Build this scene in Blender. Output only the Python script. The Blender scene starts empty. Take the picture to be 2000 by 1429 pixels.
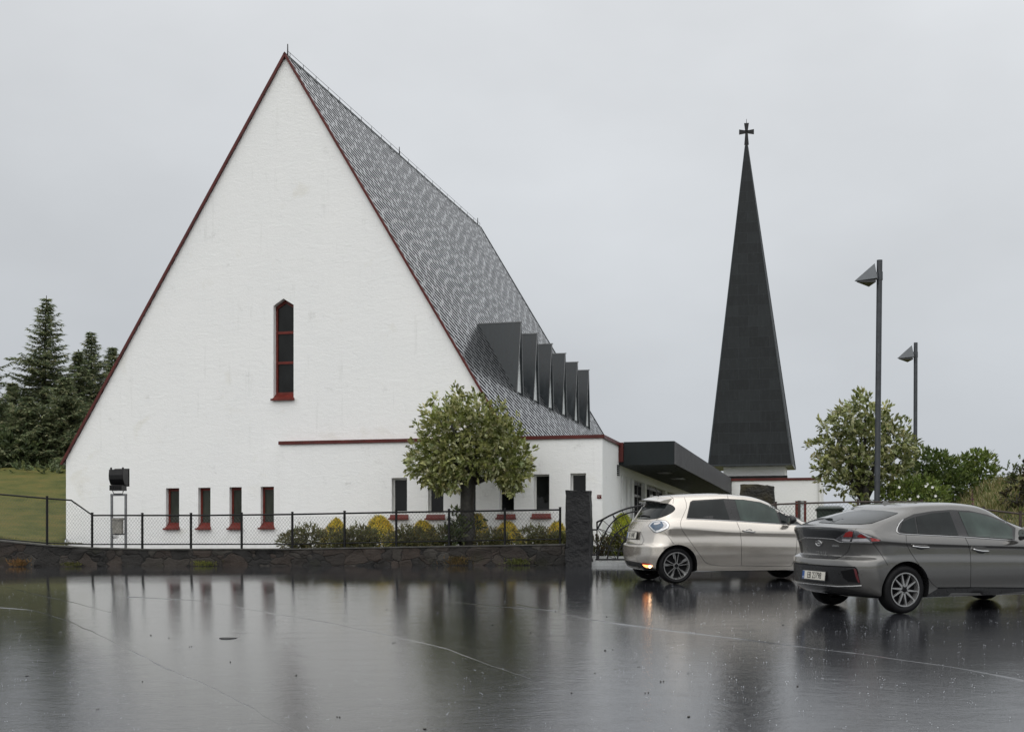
import bpy, bmesh, math, random
from mathutils import Vector, Matrix, noise
from mathutils.bvhtree import BVHTree
from mathutils.geometry import delaunay_2d_cdt
random.seed(7)
R = math.radians
SC = bpy.context.scene
COL = SC.collection
F, HZ, CAMZ = 2713.0, 1087.0, 1.7          # focal length in photo pixels, horizon row, eye height

# ------------------------------------------------------------------ geometry helpers
def W(px, py, d):
    return Vector(((px-1000)/F*d, d, CAMZ+(HZ-py)/F*d))
def ray(px, py):
    return Vector(((px-1000)/F, 1.0, (HZ-py)/F))
EYE = Vector((0, 0, CAMZ))
def smooth(a, b, x):
    t = max(0.0, min(1.0, (x-a)/(b-a))); return t*t*(3-2*t)
def lerp(a, b, t): return a+(b-a)*t
def interp(kn, x):
    if x <= kn[0][0]: return kn[0][1]
    for (x0, y0), (x1, y1) in zip(kn, kn[1:]):
        if x <= x1: return y0+(y1-y0)*(x-x0)/(x1-x0)
    return kn[-1][1]

class MB:
    """collects faces, links them as one mesh object"""
    def __init__(s): s.v = []; s.f = []; s.m = []; s.c = []
    def add(s, vs, fs, mi=0, cols=None):
        o = len(s.v); s.v += [tuple(v) for v in vs]; s.f += [tuple(i+o for i in f) for f in fs]
        s.m += [mi]*len(fs)
        s.c += (cols if cols else [(1, 1, 1)]*len(fs))
    def quad(s, a, b, c, d, mi=0): s.add([a, b, c, d], [(0, 1, 2, 3)], mi)
    def box(s, x0, x1, y0, y1, z0, z1, mi=0, M=None):
        vs = [Vector((x, y, z)) for z in (z0, z1) for y in (y0, y1) for x in (x0, x1)]
        if M: vs = [M @ v for v in vs]
        s.add(vs, [(0, 2, 3, 1), (4, 5, 7, 6), (0, 1, 5, 4), (2, 6, 7, 3), (0, 4, 6, 2), (1, 3, 7, 5)], mi)
    def prism(s, pts, dv, mi=0):
        n = len(pts); pts = [Vector(p) for p in pts]; dv = Vector(dv)
        s.add(pts+[p+dv for p in pts], [tuple(range(n-1, -1, -1)), tuple(range(n, 2*n))]+[(i, (i+1) % n, (i+1) % n+n, i+n) for i in range(n)], mi)
    def tube(s, pts, r, n=6, mi=0, cap=True):
        pts = [Vector(p) for p in pts]; rr = r if isinstance(r, (list, tuple)) else [r]*len(pts)
        vs = []
        for i, p in enumerate(pts):
            t = (pts[min(i+1, len(pts)-1)]-pts[max(i-1, 0)])
            if t.length < 1e-9: t = Vector((0, 0, 1))
            t.normalize()
            a = t.cross(Vector((0, 0, 1)))
            if a.length < .05: a = t.cross(Vector((1, 0, 0)))
            a.normalize(); b = t.cross(a)
            for k in range(n):
                w = 2*math.pi*(k+.5)/n
                vs.append(p+(a*math.cos(w)+b*math.sin(w))*rr[i])
        fs = [(i*n+k, i*n+(k+1) % n, (i+1)*n+(k+1) % n, (i+1)*n+k) for i in range(len(pts)-1) for k in range(n)]
        if cap: fs += [tuple(range(n)), tuple(range((len(pts)-1)*n, len(pts)*n))[::-1]]
        s.add(vs, fs, mi)
    def lathe(s, prof, M, n=40, mi=0, closed=False):
        """prof: (radius, axial) about local Y"""
        vs = [M @ Vector((r*math.cos(2*math.pi*k/n), a, r*math.sin(2*math.pi*k/n))) for r, a in prof for k in range(n)]
        L = len(prof)
        fs = [(i*n+k, i*n+(k+1) % n, ((i+1) % L)*n+(k+1) % n, ((i+1) % L)*n+k) for i in range(L if closed else L-1) for k in range(n)]
        s.add(vs, fs, mi)
    def build(s, name, mats, parent=None, smoothf=False, bevel=0, recalc=True):
        me = bpy.data.meshes.new(name); me.from_pydata(s.v, [], s.f)
        if not isinstance(mats, (list, tuple)): mats = [mats]
        for m in mats: me.materials.append(m)
        me.polygons.foreach_set('material_index', s.m)
        if any(c != (1, 1, 1) for c in s.c):
            ca = me.color_attributes.new('tint', 'FLOAT_COLOR', 'CORNER')
            buf = []
            for f, c in zip(s.f, s.c): buf += [c[0], c[1], c[2], 1.0]*len(f)
            ca.data.foreach_set('color', buf)
        if recalc and len(s.f) < 40000:
            bm = bmesh.new(); bm.from_mesh(me); bmesh.ops.recalc_face_normals(bm, faces=bm.faces); bm.to_mesh(me); bm.free()
        if smoothf:
            me.polygons.foreach_set('use_smooth', [True]*len(me.polygons))
        me.update()
        return link(name, me, parent, bevel)
def link(name, me, parent=None, bevel=0):
    o = bpy.data.objects.new(name, me); COL.objects.link(o)
    if parent: o.parent = parent
    if bevel:
        b = o.modifiers.new('bevel', 'BEVEL'); b.width = bevel; b.segments = 2; b.limit_method = 'ANGLE'
    return o
def empty(name, loc=(0, 0, 0), rz=0):
    o = bpy.data.objects.new(name, None); COL.objects.link(o); o.location = loc; o.rotation_euler = (0, 0, rz); o.empty_display_size = .2
    bpy.context.view_layer.update()
    return o
def tag(o, label=None, cat=None, group=None, kind=None):
    if label: o['label'] = label
    if cat: o['category'] = cat
    if group: o['group'] = group
    if kind: o['kind'] = kind
    return o
def sharp(o, ang=35):
    me = o.data
    bm = bmesh.new(); bm.from_mesh(me)
    for f in bm.faces: f.smooth = True
    for e in bm.edges:
        if len(e.link_faces) == 2 and e.calc_face_angle(0) > R(ang): e.smooth = False
    bm.to_mesh(me); bm.free(); return o

# ------------------------------------------------------------------ materials
def srgb(r, g, b):
    f = lambda c: c/255/12.92 if c/255 <= .04045 else ((c/255+.055)/1.055)**2.4
    return (f(r), f(g), f(b))
class NT:
    def __init__(s, name):
        s.m = bpy.data.materials.new(name); s.m.use_nodes = True; s.t = s.m.node_tree; s.n = s.t.nodes
        s.b = s.n['Principled BSDF']; s.out = s.n['Material Output']
    def new(s, typ, **kw):
        n = s.n.new(typ)
        for k, v in kw.items(): setattr(n, k, v)
        return n
    def l(s, a, b): s.t.links.new(a, b)
    def coord(s, scale=(1, 1, 1), rot=(0, 0, 0), obj=True):
        tc = s.new('ShaderNodeTexCoord'); mp = s.new('ShaderNodeMapping')
        s.l(tc.outputs['Object' if obj else 'UV'], mp.inputs[0]); mp.inputs['Scale'].default_value = scale; mp.inputs['Rotation'].default_value = rot
        return mp.outputs[0]
    def noise(s, vec, scale, detail=4, rough=.55, dist=0):
        n = s.new('ShaderNodeTexNoise'); n.inputs['Scale'].default_value = scale; n.inputs['Detail'].default_value = detail
        n.inputs['Roughness'].default_value = rough; n.inputs['Distortion'].default_value = dist
        if vec is not None: s.l(vec, n.inputs['Vector'])
        return n.outputs['Fac']
    def ramp(s, fac, stops):
        r = s.new('ShaderNodeValToRGB'); e = r.color_ramp.elements
        while len(e) < len(stops): e.new(.5)
        for el, (p, c) in zip(e, stops):
            el.position = p; el.color = (*c, 1) if isinstance(c, (tuple, list)) else (c, c, c, 1)
        s.l(fac, r.inputs[0]); return r.outputs[0]
    def math(s, op, a, b=None, c=None, clamp=False):
        n = s.new('ShaderNodeMath', operation=op); n.use_clamp = clamp
        for i, x in enumerate((a, b, c)):
            if x is None: continue
            if isinstance(x, (int, float)): n.inputs[i].default_value = x
            else: s.l(x, n.inputs[i])
        return n.outputs[0]
    def mix(s, fac, a, b, mode='MIX'):
        n = s.new('ShaderNodeMix', data_type='RGBA', blend_type=mode)
        for i, x in ((0, fac), (6, a), (7, b)):
            if isinstance(x, (int, float)): n.inputs[i].default_value = x
            elif isinstance(x, tuple): n.inputs[i].default_value = (*x, 1)
            else: s.l(x, n.inputs[i])
        return n.outputs[2]
    def bump(s, h, strength, dist=.02, prev=None):
        b = s.new('ShaderNodeBump'); b.inputs['Strength'].default_value = strength; b.inputs['Distance'].default_value = dist
        s.l(h, b.inputs['Height'])
        if prev is not None: s.l(prev, b.inputs['Normal'])
        return b.outputs[0]
    def set(s, **kw):
        mp = dict(base='Base Color', rough='Roughness', metal='Metallic', normal='Normal', coat='Coat Weight', coatr='Coat Roughness', spec='Specular IOR Level', ior='IOR',
                  emit='Emission Color', emits='Emission Strength', trans='Transmission Weight', alpha='Alpha', sheen='Sheen Weight', aniso='Anisotropic')
        for k, v in kw.items():
            i = s.b.inputs[mp[k]]
            if isinstance(v, (int, float)): i.default_value = v
            elif isinstance(v, tuple): i.default_value = (*v, 1)
            else: s.l(v, i)
        return s.m
def plain(name, c, rough=.5, metal=0, coat=0, var=.12, scale=6, bump=0, bscale=40, spec=.5):
    t = NT(name); v = t.coord()
    n = t.noise(v, scale)
    c0 = tuple(x*(1-var) for x in c); c1 = tuple(min(1, x*(1+var)) for x in c)
    t.set(base=t.ramp(n, [(.3, c0), (.7, c1)]), rough=rough, metal=metal, coat=coat, spec=spec)
    t.set(rough=t.ramp(t.noise(v, scale*2.3), [(.3, max(.02, rough*.8)), (.7, min(1, rough*1.2))]))
    if bump: t.set(normal=t.bump(t.noise(v, bscale), bump, .01))
    return t.m
M = {}
def plaster():
    t = NT('white_plaster'); v = t.coord()
    vs = t.coord(scale=(.9, .9, 2.6))
    big = t.noise(v, .5, 5, .6); med = t.noise(vs, 2.2, 5, .6, 1.2); streak = t.noise(t.coord(scale=(5, 5, .35)), 1.6, 4, .6)
    col = t.mix(t.ramp(big, [(.35, 0.0), (.75, .45)]), (.88, .885, .875), (.81, .825, .825))
    col = t.mix(t.ramp(streak, [(.56, 0.0), (.82, .10)]), col, (.60, .61, .60))
    blot = t.noise(v, 2.0, 8, .75)
    col = t.mix(t.ramp(blot, [(.60, 0.0), (.70, .45)]), col, (.55, .55, .53))
    col = t.mix(t.ramp(t.noise(v, .9, 4, .5, .6), [(.62, 0.0), (.72, .5)]), col, (.77, .76, .70))
    sz = t.new('ShaderNodeSeparateXYZ'); t.l(t.coord(), sz.inputs[0]); damp = t.math('MULTIPLY', t.ramp(t.math('ADD', sz.outputs[2], t.math('MULTIPLY', med, .9)), [(.25, 1.0), (.95, 0.0)]), t.ramp(t.noise(v, 3, 6, .75), [(.40, 0.0), (.65, .5)]))
    col = t.mix(damp, col, (.50, .51, .46)); rain = t.noise(t.coord(scale=(3.1, 3.1, .22)), 1.7, 5, .7, .3)
    col = t.mix(t.math('MULTIPLY', t.ramp(rain, [(.58, 0.0), (.72, .5)]), t.ramp(t.noise(v, .7, 3), [(.45, 0.0), (.6, 1.0)])), col, (.62, .63, .61))
    b = t.bump(med, .16, .05); b = t.bump(t.noise(t.coord(scale=(1, 1, 1.5)), 11, 6, .8, .5), .5, .018, b)
    return t.set(base=col, rough=.6, normal=b, spec=.3)
M['plaster'] = plaster()
M['redpaint'] = plain('red_paint', (.088, .015, .012), .45, var=.25, scale=3, bump=.2, spec=.3)
M['redlight'] = plain('red_paint_sill', (.125, .019, .013), .45, var=.28, scale=5, bump=.2, spec=.25)
M['whiteframe'] = plain('white_frame_paint', (.62, .62, .6), .4, var=.05)
M['pale_reveal'] = plain('reveal_plaster', (.66, .66, .66), .7, var=.05, bump=.2)
def glassm(name, c=(.012, .014, .014), rough=.06, spec=.5):
    t = NT(name); v = t.coord(scale=(1, 1, .4))
    n = t.noise(v, 3)
    t.set(base=t.ramp(n, [(.3, tuple(x*.6 for x in c)), (.7, tuple(x*1.6 for x in c))]), rough=rough, spec=spec, normal=t.bump(t.noise(t.coord(), 1.3), .08, .02))
    return t.m
M['darkglass'] = glassm('dark_window_glass', (.008, .009, .009), .05, .16)
M['greenglass'] = glassm('leaded_window_glass', (.030, .034, .026), .3, .2)
M['paleglass'] = glassm('painted_reflection_glass', (.5, .55, .56), .1)  # bright reflection is put into the pale base colour
M['dormerglass'] = plain('painted_sky_dormer_glass', (.80, .83, .83), .3, var=.04)  # dormer glass: the sky's reflection is painted as a near-white base
M['carglass'] = glassm('car_glass', (.010, .013, .013), .03, .28)
M['carglass_clear'] = glassm('car_side_glass', (.035, .052, .045), .03, .4)
M['black'] = plain('black_paint', (.007, .007, .008), .4, var=.2, spec=.3)
M['rubber'] = plain('rubber', (.009, .009, .010), .6, var=.2, bump=.2, bscale=90, spec=.2)
M['blackplastic'] = plain('black_plastic', (.018, .018, .019), .3, var=.15)
M['gloss_black'] = plain('gloss_black_panel', (.008, .009, .01), .06, coat=1)
M['chrome'] = plain('chrome', (.7, .7, .7), .12, metal=1, var=.03)
M['alloy'] = plain('alloy_silver', (.40, .40, .40), .25, metal=.7, var=.05)
M['alloydark'] = plain('alloy_black', (.006, .006, .007), .6, var=.1, spec=.15)  # near-black material for rim backs, hub caps and dark trim
def paint(name, c, c2):
    t = NT(name); v = t.coord()
    fl = t.noise(v, 900, 1)
    big = t.noise(v, 1.2, 3)
    col = t.mix(t.ramp(fl, [(.4, 0.0), (.6, 1.0)]), c, c2)
    drops = t.new('ShaderNodeTexVoronoi'); drops.inputs['Scale'].default_value = 130; t.l(v, drops.inputs['Vector'])
    bp = t.bump(t.ramp(drops.outputs['Distance'], [(.15, 1.0), (.4, 0.0)]), .04, .0012)
    dirt = t.noise(t.coord(scale=(1, 1, 2)), 3, 5)
    t.set(base=col, metal=.75, rough=t.ramp(dirt, [(.35, .17), (.7, .23)]), coat=.8, coatr=.06, normal=bp)
    return t.m
M['champagne'] = paint('champagne_metallic_paint', (.57, .53, .475), (.69, .645, .585))
M['greypaint'] = paint('dark_grey_metallic_paint', (.140, .137, .131), (.20, .196, .188))
def slate_roof():
    # diagonal rows of wet slates: light faces, dark broken joints; object axes: X along ridge, Y down the slope
    t = NT('wet_slate_roof'); tc = t.new('ShaderNodeTexCoord'); sx = t.new('ShaderNodeSeparateXYZ'); t.l(tc.outputs['UV'], sx.inputs[0])
    u, v = sx.outputs[0], sx.outputs[1]
    a = R(25); wob = t.noise(tc.outputs['UV'], 1.1, 3)
    al = t.math('ADD', t.math('MULTIPLY', u, math.cos(a)), t.math('MULTIPLY', v, math.sin(a)))
    pe = t.math('ADD', t.math('MULTIPLY', u, -math.sin(a)), t.math('MULTIPLY', v, math.cos(a)))
    pe = t.math('ADD', pe, t.math('MULTIPLY', wob, .03))
    row = t.math('DIVIDE', pe, .25); fr = t.math('FRACT', row); ri = t.math('FLOOR', row)
    wr = t.new('ShaderNodeTexWhiteNoise', noise_dimensions='1D'); t.l(ri, wr.inputs['W']); off = wr.outputs['Value']
    colm = t.math('ADD', t.math('DIVIDE', al, .52), off); fc = t.math('FRACT', colm); ci = t.math('FLOOR', colm)
    line = t.math('MULTIPLY', t.math('LESS_THAN', fr, .56), t.math('LESS_THAN', fc, .88))
    wn = t.new('ShaderNodeTexWhiteNoise', noise_dimensions='2D'); cb = t.new('ShaderNodeCombineXYZ'); t.l(ri, cb.inputs[0]); t.l(ci, cb.inputs[1]); t.l(cb.outputs[0], wn.inputs['Vector'])
    rnd = wn.outputs['Value']
    big = t.noise(tc.outputs['UV'], .35, 4)
    face = t.ramp(t.math('ADD', t.math('MULTIPLY', rnd, .5), t.math('MULTIPLY', big, .5)), [(.2, (.075, .08, .086)), (.8, (.17, .18, .188))])
    col = t.mix(line, face, (.006, .007, .008))
    hgt = t.math('SUBTRACT', 1.0, line)
    t.set(base=col, rough=t.math('ADD', .25, t.math('MULTIPLY', line, .5)), spec=t.math('SUBTRACT', .6, t.math('MULTIPLY', line, .58)), coat=t.math('MULTIPLY', hgt, t.math('ADD', .55, t.math('MULTIPLY', rnd, .45))), coatr=.10, normal=t.bump(hgt, .12, .01))
    return t.m
M['slate'] = slate_roof()
def spire_m():
    t = NT('dark_slate_cladding'); tc = t.new('ShaderNodeTexCoord'); uv = tc.outputs['UV']
    br = t.new('ShaderNodeTexBrick'); t.l(uv, br.inputs['Vector']); br.inputs['Scale'].default_value = 1; br.inputs['Brick Width'].default_value = .95; br.inputs['Row Height'].default_value = .5; br.inputs['Bias'].default_value = -.1
    br.inputs['Mortar Size'].default_value = .010; br.offset_frequency = 2; br.inputs['Color1'].default_value = (.010, .012, .013, 1); br.inputs['Color2'].default_value = (.017, .0205, .022, 1); br.inputs['Mortar'].default_value = (.026, .030, .033, 1)
    n = t.noise(t.coord(scale=(3, 3, .6)), 2.5, 6, .7); w = t.new('ShaderNodeTexWhiteNoise')
    n3 = t.noise(t.coord(scale=(2, 2, .5)), 6, 6, .8)
    col = t.mix(t.ramp(n, [(.45, 0.0), (.8, .6)]), br.outputs['Color'], (.034, .039, .041)); col = t.mix(t.ramp(n3, [(.6, 0.0), (.75, .5)]), col, (.08, .088, .092))
    t.set(base=col, rough=t.ramp(n, [(.3, .45), (.7, .6)]), normal=t.bump(br.outputs['Fac'], .4, .02), spec=.2)
    return t.m
M['spire'] = spire_m()
def metal_sheet(name, c, rough=.3, spec=.5):
    t = NT(name); n = t.noise(t.coord(scale=(4, 4, .5)), 2, 6, .7)
    t.set(base=t.ramp(n, [(.3, tuple(x*.7 for x in c)), (.75, tuple(x*1.5 for x in c))]), rough=t.ramp(n, [(.3, rough*.8), (.7, rough*1.4)]), spec=spec, normal=t.bump(t.noise(t.coord(), 1.2, 3), .25, .03))
    return t.m
M['zinc'] = metal_sheet('dormer_sheet_metal', (.026, .032, .036), .32, .4)
M['canopy'] = metal_sheet('canopy_cladding', (.010, .014, .015), .55, .25)
M['canopyside'] = metal_sheet('canopy_ribbed_cladding', (.007, .008, .009), .6, .2)
M['ribline'] = plain('light_rib_edge', (.13, .13, .135), .4)
M['postmetal'] = plain('painted_pole', (.04, .045, .052), .4, var=.25, scale=8)
M['fence'] = plain('fence_steel', (.008, .008, .0085), .5, var=.3, scale=12, spec=.25)
M['rust'] = plain('rusty_fence_steel', (.04, .026, .02), .5, var=.4, scale=9)
M['wire'] = plain('mesh_wire', (.07, .07, .074), .4, var=.1)
M['galv'] = plain('galvanised_steel', (.16, .165, .17), .4, metal=.5, var=.25, scale=9)
M['boxgrey'] = plain('weathered_box_paint', (.26, .25, .22), .55, var=.3, scale=12)
M['bark'] = plain('wet_bark', (.032, .029, .023), .6, var=.45, scale=14, bump=.9, bscale=22)
M['bin'] = plain('green_bin_plastic', (.012, .03, .018), .45, var=.2)
M['concrete'] = plain('wet_concrete', (.28, .29, .29), .28, var=.2, scale=4, bump=.15)
M['soil'] = plain('wet_soil', (.03, .025, .018), .8, var=.4, scale=8, bump=.6)
def stone_wall():
    t = NT('dark_rubble_stone'); v = t.coord(scale=(1, 1, 1.45))
    dis = t.new('ShaderNodeTexNoise'); dis.inputs['Scale'].default_value = 2.2; t.l(v, dis.inputs['Vector'])
    vv = t.new('ShaderNodeVectorMath', operation='MULTIPLY_ADD'); t.l(dis.outputs['Color'], vv.inputs[0]); vv.inputs[1].default_value = (.45, .45, .45); t.l(v, vv.inputs[2])
    vo = t.new('ShaderNodeTexVoronoi', feature='DISTANCE_TO_EDGE'); vo.inputs['Scale'].default_value = 2.3; t.l(vv.outputs[0], vo.inputs['Vector'])
    vc = t.new('ShaderNodeTexVoronoi'); vc.inputs['Scale'].default_value = 2.3; t.l(vv.outputs[0], vc.inputs['Vector'])
    sep = t.new('ShaderNodeSeparateColor'); t.l(vc.outputs['Color'], sep.inputs[0])
    tone = t.ramp(sep.outputs[0], [(.0, (.018, .018, .018)), (.35, (.042, .039, .036)), (.65, (.078, .056, .044)), (1.0, (.09, .083, .072))])
    n = t.noise(v, 14, 6, .7)
    col = t.mix(t.ramp(n, [(.35, 0.0), (.75, .7)]), tone, (.045, .042, .038))
    col = t.mix(t.ramp(t.noise(v, 1.3, 5), [(.58, 0.0), (.7, .5)]), col, (.045, .05, .02))
    crk = t.math('MULTIPLY', t.ramp(vo.outputs['Distance'], [(.004, 1.0), (.03, 0.0)]), t.ramp(t.noise(v, 3.3, 4), [(.38, .15), (.6, 1.0)])); col = t.mix(crk, t.mix(.35, col, (.0, .0, .0)), (.006, .006, .006))
    b = t.bump(t.ramp(vo.outputs['Distance'], [(.0, 0.0), (.07, 1.0)]), .6, .04); b = t.bump(n, .9, .05, b)
    return t.set(base=col, rough=.6, normal=b, spec=.3)
M['stone'] = stone_wall()
def rock_m(name, c, c2):
    t = NT(name); v = t.coord(); n = t.noise(v, 5, 8, .7); n2 = t.noise(v, 1.1, 4)
    col = t.ramp(n, [(.3, tuple(x*.5 for x in c)), (.7, tuple(x*1.7 for x in c))]); col = t.mix(t.ramp(n2, [(.45, 0.0), (.6, .9)]), col, c2)
    return t.set(base=col, rough=.45, normal=t.bump(n, 1.0, .14))
M['rock'] = rock_m('dark_hewn_stone', (.008, .008, .009), (.014, .014, .015))
M['slab'] = rock_m('mossy_brown_slab', (.05, .042, .022), (.018, .018, .018))
def asphalt():
    t = NT('wet_asphalt'); v = t.coord()
    fine = t.noise(v, 55, 5, .75); agg = t.new('ShaderNodeTexVoronoi'); agg.inputs['Scale'].default_value = 70; t.l(v, agg.inputs['Vector'])
    mid = t.noise(t.coord(scale=(.8, 1.0, 1)), 3.2, 5, .7, .8); big = t.noise(t.coord(scale=(.6, 1, 1)), .45, 5, .6, 1.0); patch = t.noise(v, 1.6, 6, .7, .5)
    rip = t.noise(t.coord(scale=(.7, 1.3, 1)), 11, 6, .8)
    vo = t.new('ShaderNodeTexVoronoi'); vo.inputs['Scale'].default_value = 6; t.l(v, vo.inputs['Vector'])
    ring = t.ramp(vo.outputs['Distance'], [(.02, 0.0), (.05, 1.0), (.08, 0.0)])
    col = t.ramp(fine, [(.3, (.010, .011, .013)), (.5, (.022, .023, .027)), (.72, (.085, .088, .098))])
    col = t.mix(t.ramp(patch, [(.45, 0.0), (.65, .5)]), col, (.012, .013, .015))
    rough = t.math('ADD', t.ramp(big, [(.35, .018), (.6, .045)]), t.math('MULTIPLY', t.ramp(patch, [(.52, 0.0), (.72, 1.0)]), .045))
    rough = t.math('ADD', rough, t.math('MULTIPLY', t.ramp(fine, [(.62, 0.0), (.72, 1.0)]), .05))
    grit = t.noise(t.coord(scale=(1, .7, 1)), 13, 9, .85); rough = t.math('ADD', rough, t.math('MULTIPLY', t.ramp(grit, [(.68, 0.0), (.76, 1.0)]), .06))
    sy_ = t.new('ShaderNodeSeparateXYZ'); t.l(v, sy_.inputs[0]); near = t.ramp(t.math('DIVIDE', sy_.outputs[1], 40.0), [(.25, 1.0), (.75, .22)])   # wind and drops ruffle the open foreground more than the sheltered foot of the wall
    hr = t.math('MULTIPLY', rip, near); hm = t.math('MULTIPLY', mid, near)
    b = t.bump(fine, .04, .003); b = t.bump(hr, .5, .0030, b); b = t.bump(hm, .75, .0048, b); b = t.bump(ring, .12, .003, b)
    return t.set(base=col, rough=rough, normal=b, ior=1.40, spec=.5)
M['asphalt'] = asphalt()
M['seam'] = plain('wet_seam', (.10, .104, .11), .16, var=.5, scale=3, bump=.3)
def grass_m(name, a, b_, c):
    t = NT(name); v = t.coord(); n = t.noise(v, 1.1, 5, .6); n2 = t.noise(v, 14, 6, .75)
    col = t.ramp(n, [(.3, a), (.5, b_), (.7, c)]); col = t.mix(t.ramp(n2, [(.3, .0), (.8, .55)]), col, tuple(x*.35 for x in a))
    return t.set(base=col, rough=.8, normal=t.bump(n2, .9, .06), spec=.2)
M['lawn'] = grass_m('lawn_grass', (.07, .09, .018), (.135, .135, .032), (.19, .15, .04))
M['bank'] = grass_m('rough_grass', (.09, .10, .028), (.13, .12, .045), (.07, .095, .02))
def leafm(name, transl=.25, rough=.45):
    t = NT(name); a = t.new('ShaderNodeVertexColor', layer_name='tint')
    n = t.noise(t.coord(), 25, 2)
    col = t.mix(t.ramp(n, [(.3, 0.0), (.7, .25)]), a.outputs['Color'], (.02, .03, .01))
    t.set(base=col, rough=rough, spec=.35)
    tr = t.new('ShaderNodeBsdfTranslucent'); t.l(col, tr.inputs[0]); mx = t.new('ShaderNodeMixShader'); mx.inputs[0].default_value = transl
    t.l(t.b.outputs[0], mx.inputs[1]); t.l(tr.outputs[0], mx.inputs[2]); t.l(mx.outputs[0], t.out.inputs[0])
    return t.m
M['leaf'] = leafm('leaf')
M['needle'] = leafm('needle', .35, .6)
def emis(name, c, s, base=(.5, .2, .05)):
    t = NT(name); t.set(base=base, emit=c, emits=s, rough=.2); return t.m
M['amber'] = emis('lit_amber_lamp', (1, .36, .12), 2.6)
M['amberhot'] = emis('lit_bulb', (1, .66, .38), 9)
M['lampred'] = plain('red_lamp_lens', (.30, .02, .02), .1, coat=1, var=.3, scale=40)
M['lampdark'] = plain('smoked_lamp_lens', (.10, .10, .11), .08, coat=1, var=.6, scale=22)
M['lampclear'] = plain('clear_lamp_lens', (.50, .50, .52), .1, coat=1, var=.12, scale=30)
M['lampblue'] = plain('blue_grey_lamp_lens', (.035, .075, .13), .08, coat=1, var=.4, scale=14)
M['platewhite'] = plain('plate_white', (.60, .58, .52), .4, var=.05)
M['plateblue'] = plain('plate_blue', (.02, .08, .26), .4, var=.05)
M['drop'] = plain('water_drop', (.62, .65, .70), .15, var=.05)  # pale opaque base stands in for sky light refracted by the drops
M['white'] = plain('white_petal', (.8, .8, .78), .6, var=.05)
M['reflector'] = plain('dim_red_reflector', (.10, .010, .014), .25, coat=.6, var=.3, scale=30)

# ------------------------------------------------------------------ camera, world, light
cam = bpy.data.cameras.new('camera'); co = bpy.data.objects.new('camera', cam); COL.objects.link(co); SC.camera = co
co.location = EYE; co.rotation_euler = (R(90), 0, 0); cam.sensor_width = 36; cam.lens = F/2000*36; cam.shift_y = (HZ-714.5)/2000; cam.clip_start = .1; cam.clip_end = 3000
w = bpy.data.worlds.new('World'); SC.world = w; w.use_nodes = True; wt = w.node_tree; wn = wt.nodes; wn.clear()
out = wn.new('ShaderNodeOutputWorld'); bg = wn.new('ShaderNodeBackground'); wt.links.new(bg.outputs[0], out.inputs[0])
SUN_EL, SUN_AZ = 42, 200      # overcast: the brightest part of the cloud lies behind the camera
sky = wn.new('ShaderNodeTexSky'); sky.sky_type = 'NISHITA'; sky.sun_disc = False; sky.sun_elevation = R(SUN_EL); sky.sun_rotation = R(SUN_AZ); sky.air_density = 2; sky.dust_density = 8
hs = wn.new('ShaderNodeHueSaturation'); hs.inputs['Saturation'].default_value = .18; wt.links.new(sky.outputs[0], hs.inputs['Color'])
tc = wn.new('ShaderNodeTexCoord'); sep = wn.new('ShaderNodeSeparateXYZ'); wt.links.new(tc.outputs['Generated'], sep.inputs[0])
rp = wn.new('ShaderNodeValToRGB'); e = rp.color_ramp.elements
stops = [(.0, (5.1, 5.42, 5.8)), (.12, (5.35, 5.65, 6.0)), (.37, (6.9, 7.12, 7.4)), (1.0, (12.0, 12.0, 12.0))]
while len(e) < 4: e.new(.5)
for el, (p, c) in zip(e, stops): el.position = p; el.color = (c[0]/12, c[1]/12, c[2]/12, 1)
wt.links.new(sep.outputs[2], rp.inputs[0])
mp = wn.new('ShaderNodeMapping'); mp.inputs['Scale'].default_value = (1.6, 1.6, 3.2); wt.links.new(tc.outputs['Generated'], mp.inputs[0])
nz = wn.new('ShaderNodeTexNoise'); nz.inputs['Scale'].default_value = 1.9; nz.inputs['Detail'].default_value = 5; wt.links.new(mp.outputs[0], nz.inputs['Vector'])
mr = wn.new('ShaderNodeMapRange'); mr.inputs[1].default_value = .3; mr.inputs[2].default_value = .7; mr.inputs[3].default_value = 12.6; mr.inputs[4].default_value = 15.0; wt.links.new(nz.outputs['Fac'], mr.inputs[0])
vm = wn.new('ShaderNodeVectorMath'); vm.operation = 'SCALE'; wt.links.new(rp.outputs[0], vm.inputs[0]); mr2 = wn.new('ShaderNodeMapRange'); mr2.inputs[1].default_value = -.38; mr2.inputs[2].default_value = .15; mr2.inputs[3].default_value = .90; mr2.inputs[4].default_value = 1.02; wt.links.new(sep.outputs[0], mr2.inputs[0])
mu = wn.new('ShaderNodeMath'); mu.operation = 'MULTIPLY'; wt.links.new(mr.outputs[0], mu.inputs[0]); wt.links.new(mr2.outputs[0], mu.inputs[1]); wt.links.new(mu.outputs[0], vm.inputs['Scale'])
mx = wn.new('ShaderNodeMix'); mx.data_type = 'RGBA'; mx.inputs[0].default_value = .12; wt.links.new(vm.outputs[0], mx.inputs[6]); wt.links.new(hs.outputs[0], mx.inputs[7])
wt.links.new(mx.outputs[2], bg.inputs['Color']); bg.inputs['Strength'].default_value = .1
sl = bpy.data.lights.new('sun', 'SUN'); so = bpy.data.objects.new('sun', sl); COL.objects.link(so); sl.energy = 1.15; sl.angle = R(110); sl.color = (1, .98, .95)
az = R(SUN_AZ); sd = Vector((math.sin(az)*math.cos(R(SUN_EL)), math.cos(az)*math.cos(R(SUN_EL)), math.sin(R(SUN_EL))))
so.rotation_euler = sd.to_track_quat('Z', 'Y').to_euler()
SC.view_settings.view_transform = 'Standard'; SC.view_settings.look = 'None'; SC.view_settings.exposure = 0.0; SC.view_settings.gamma = 1
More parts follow.
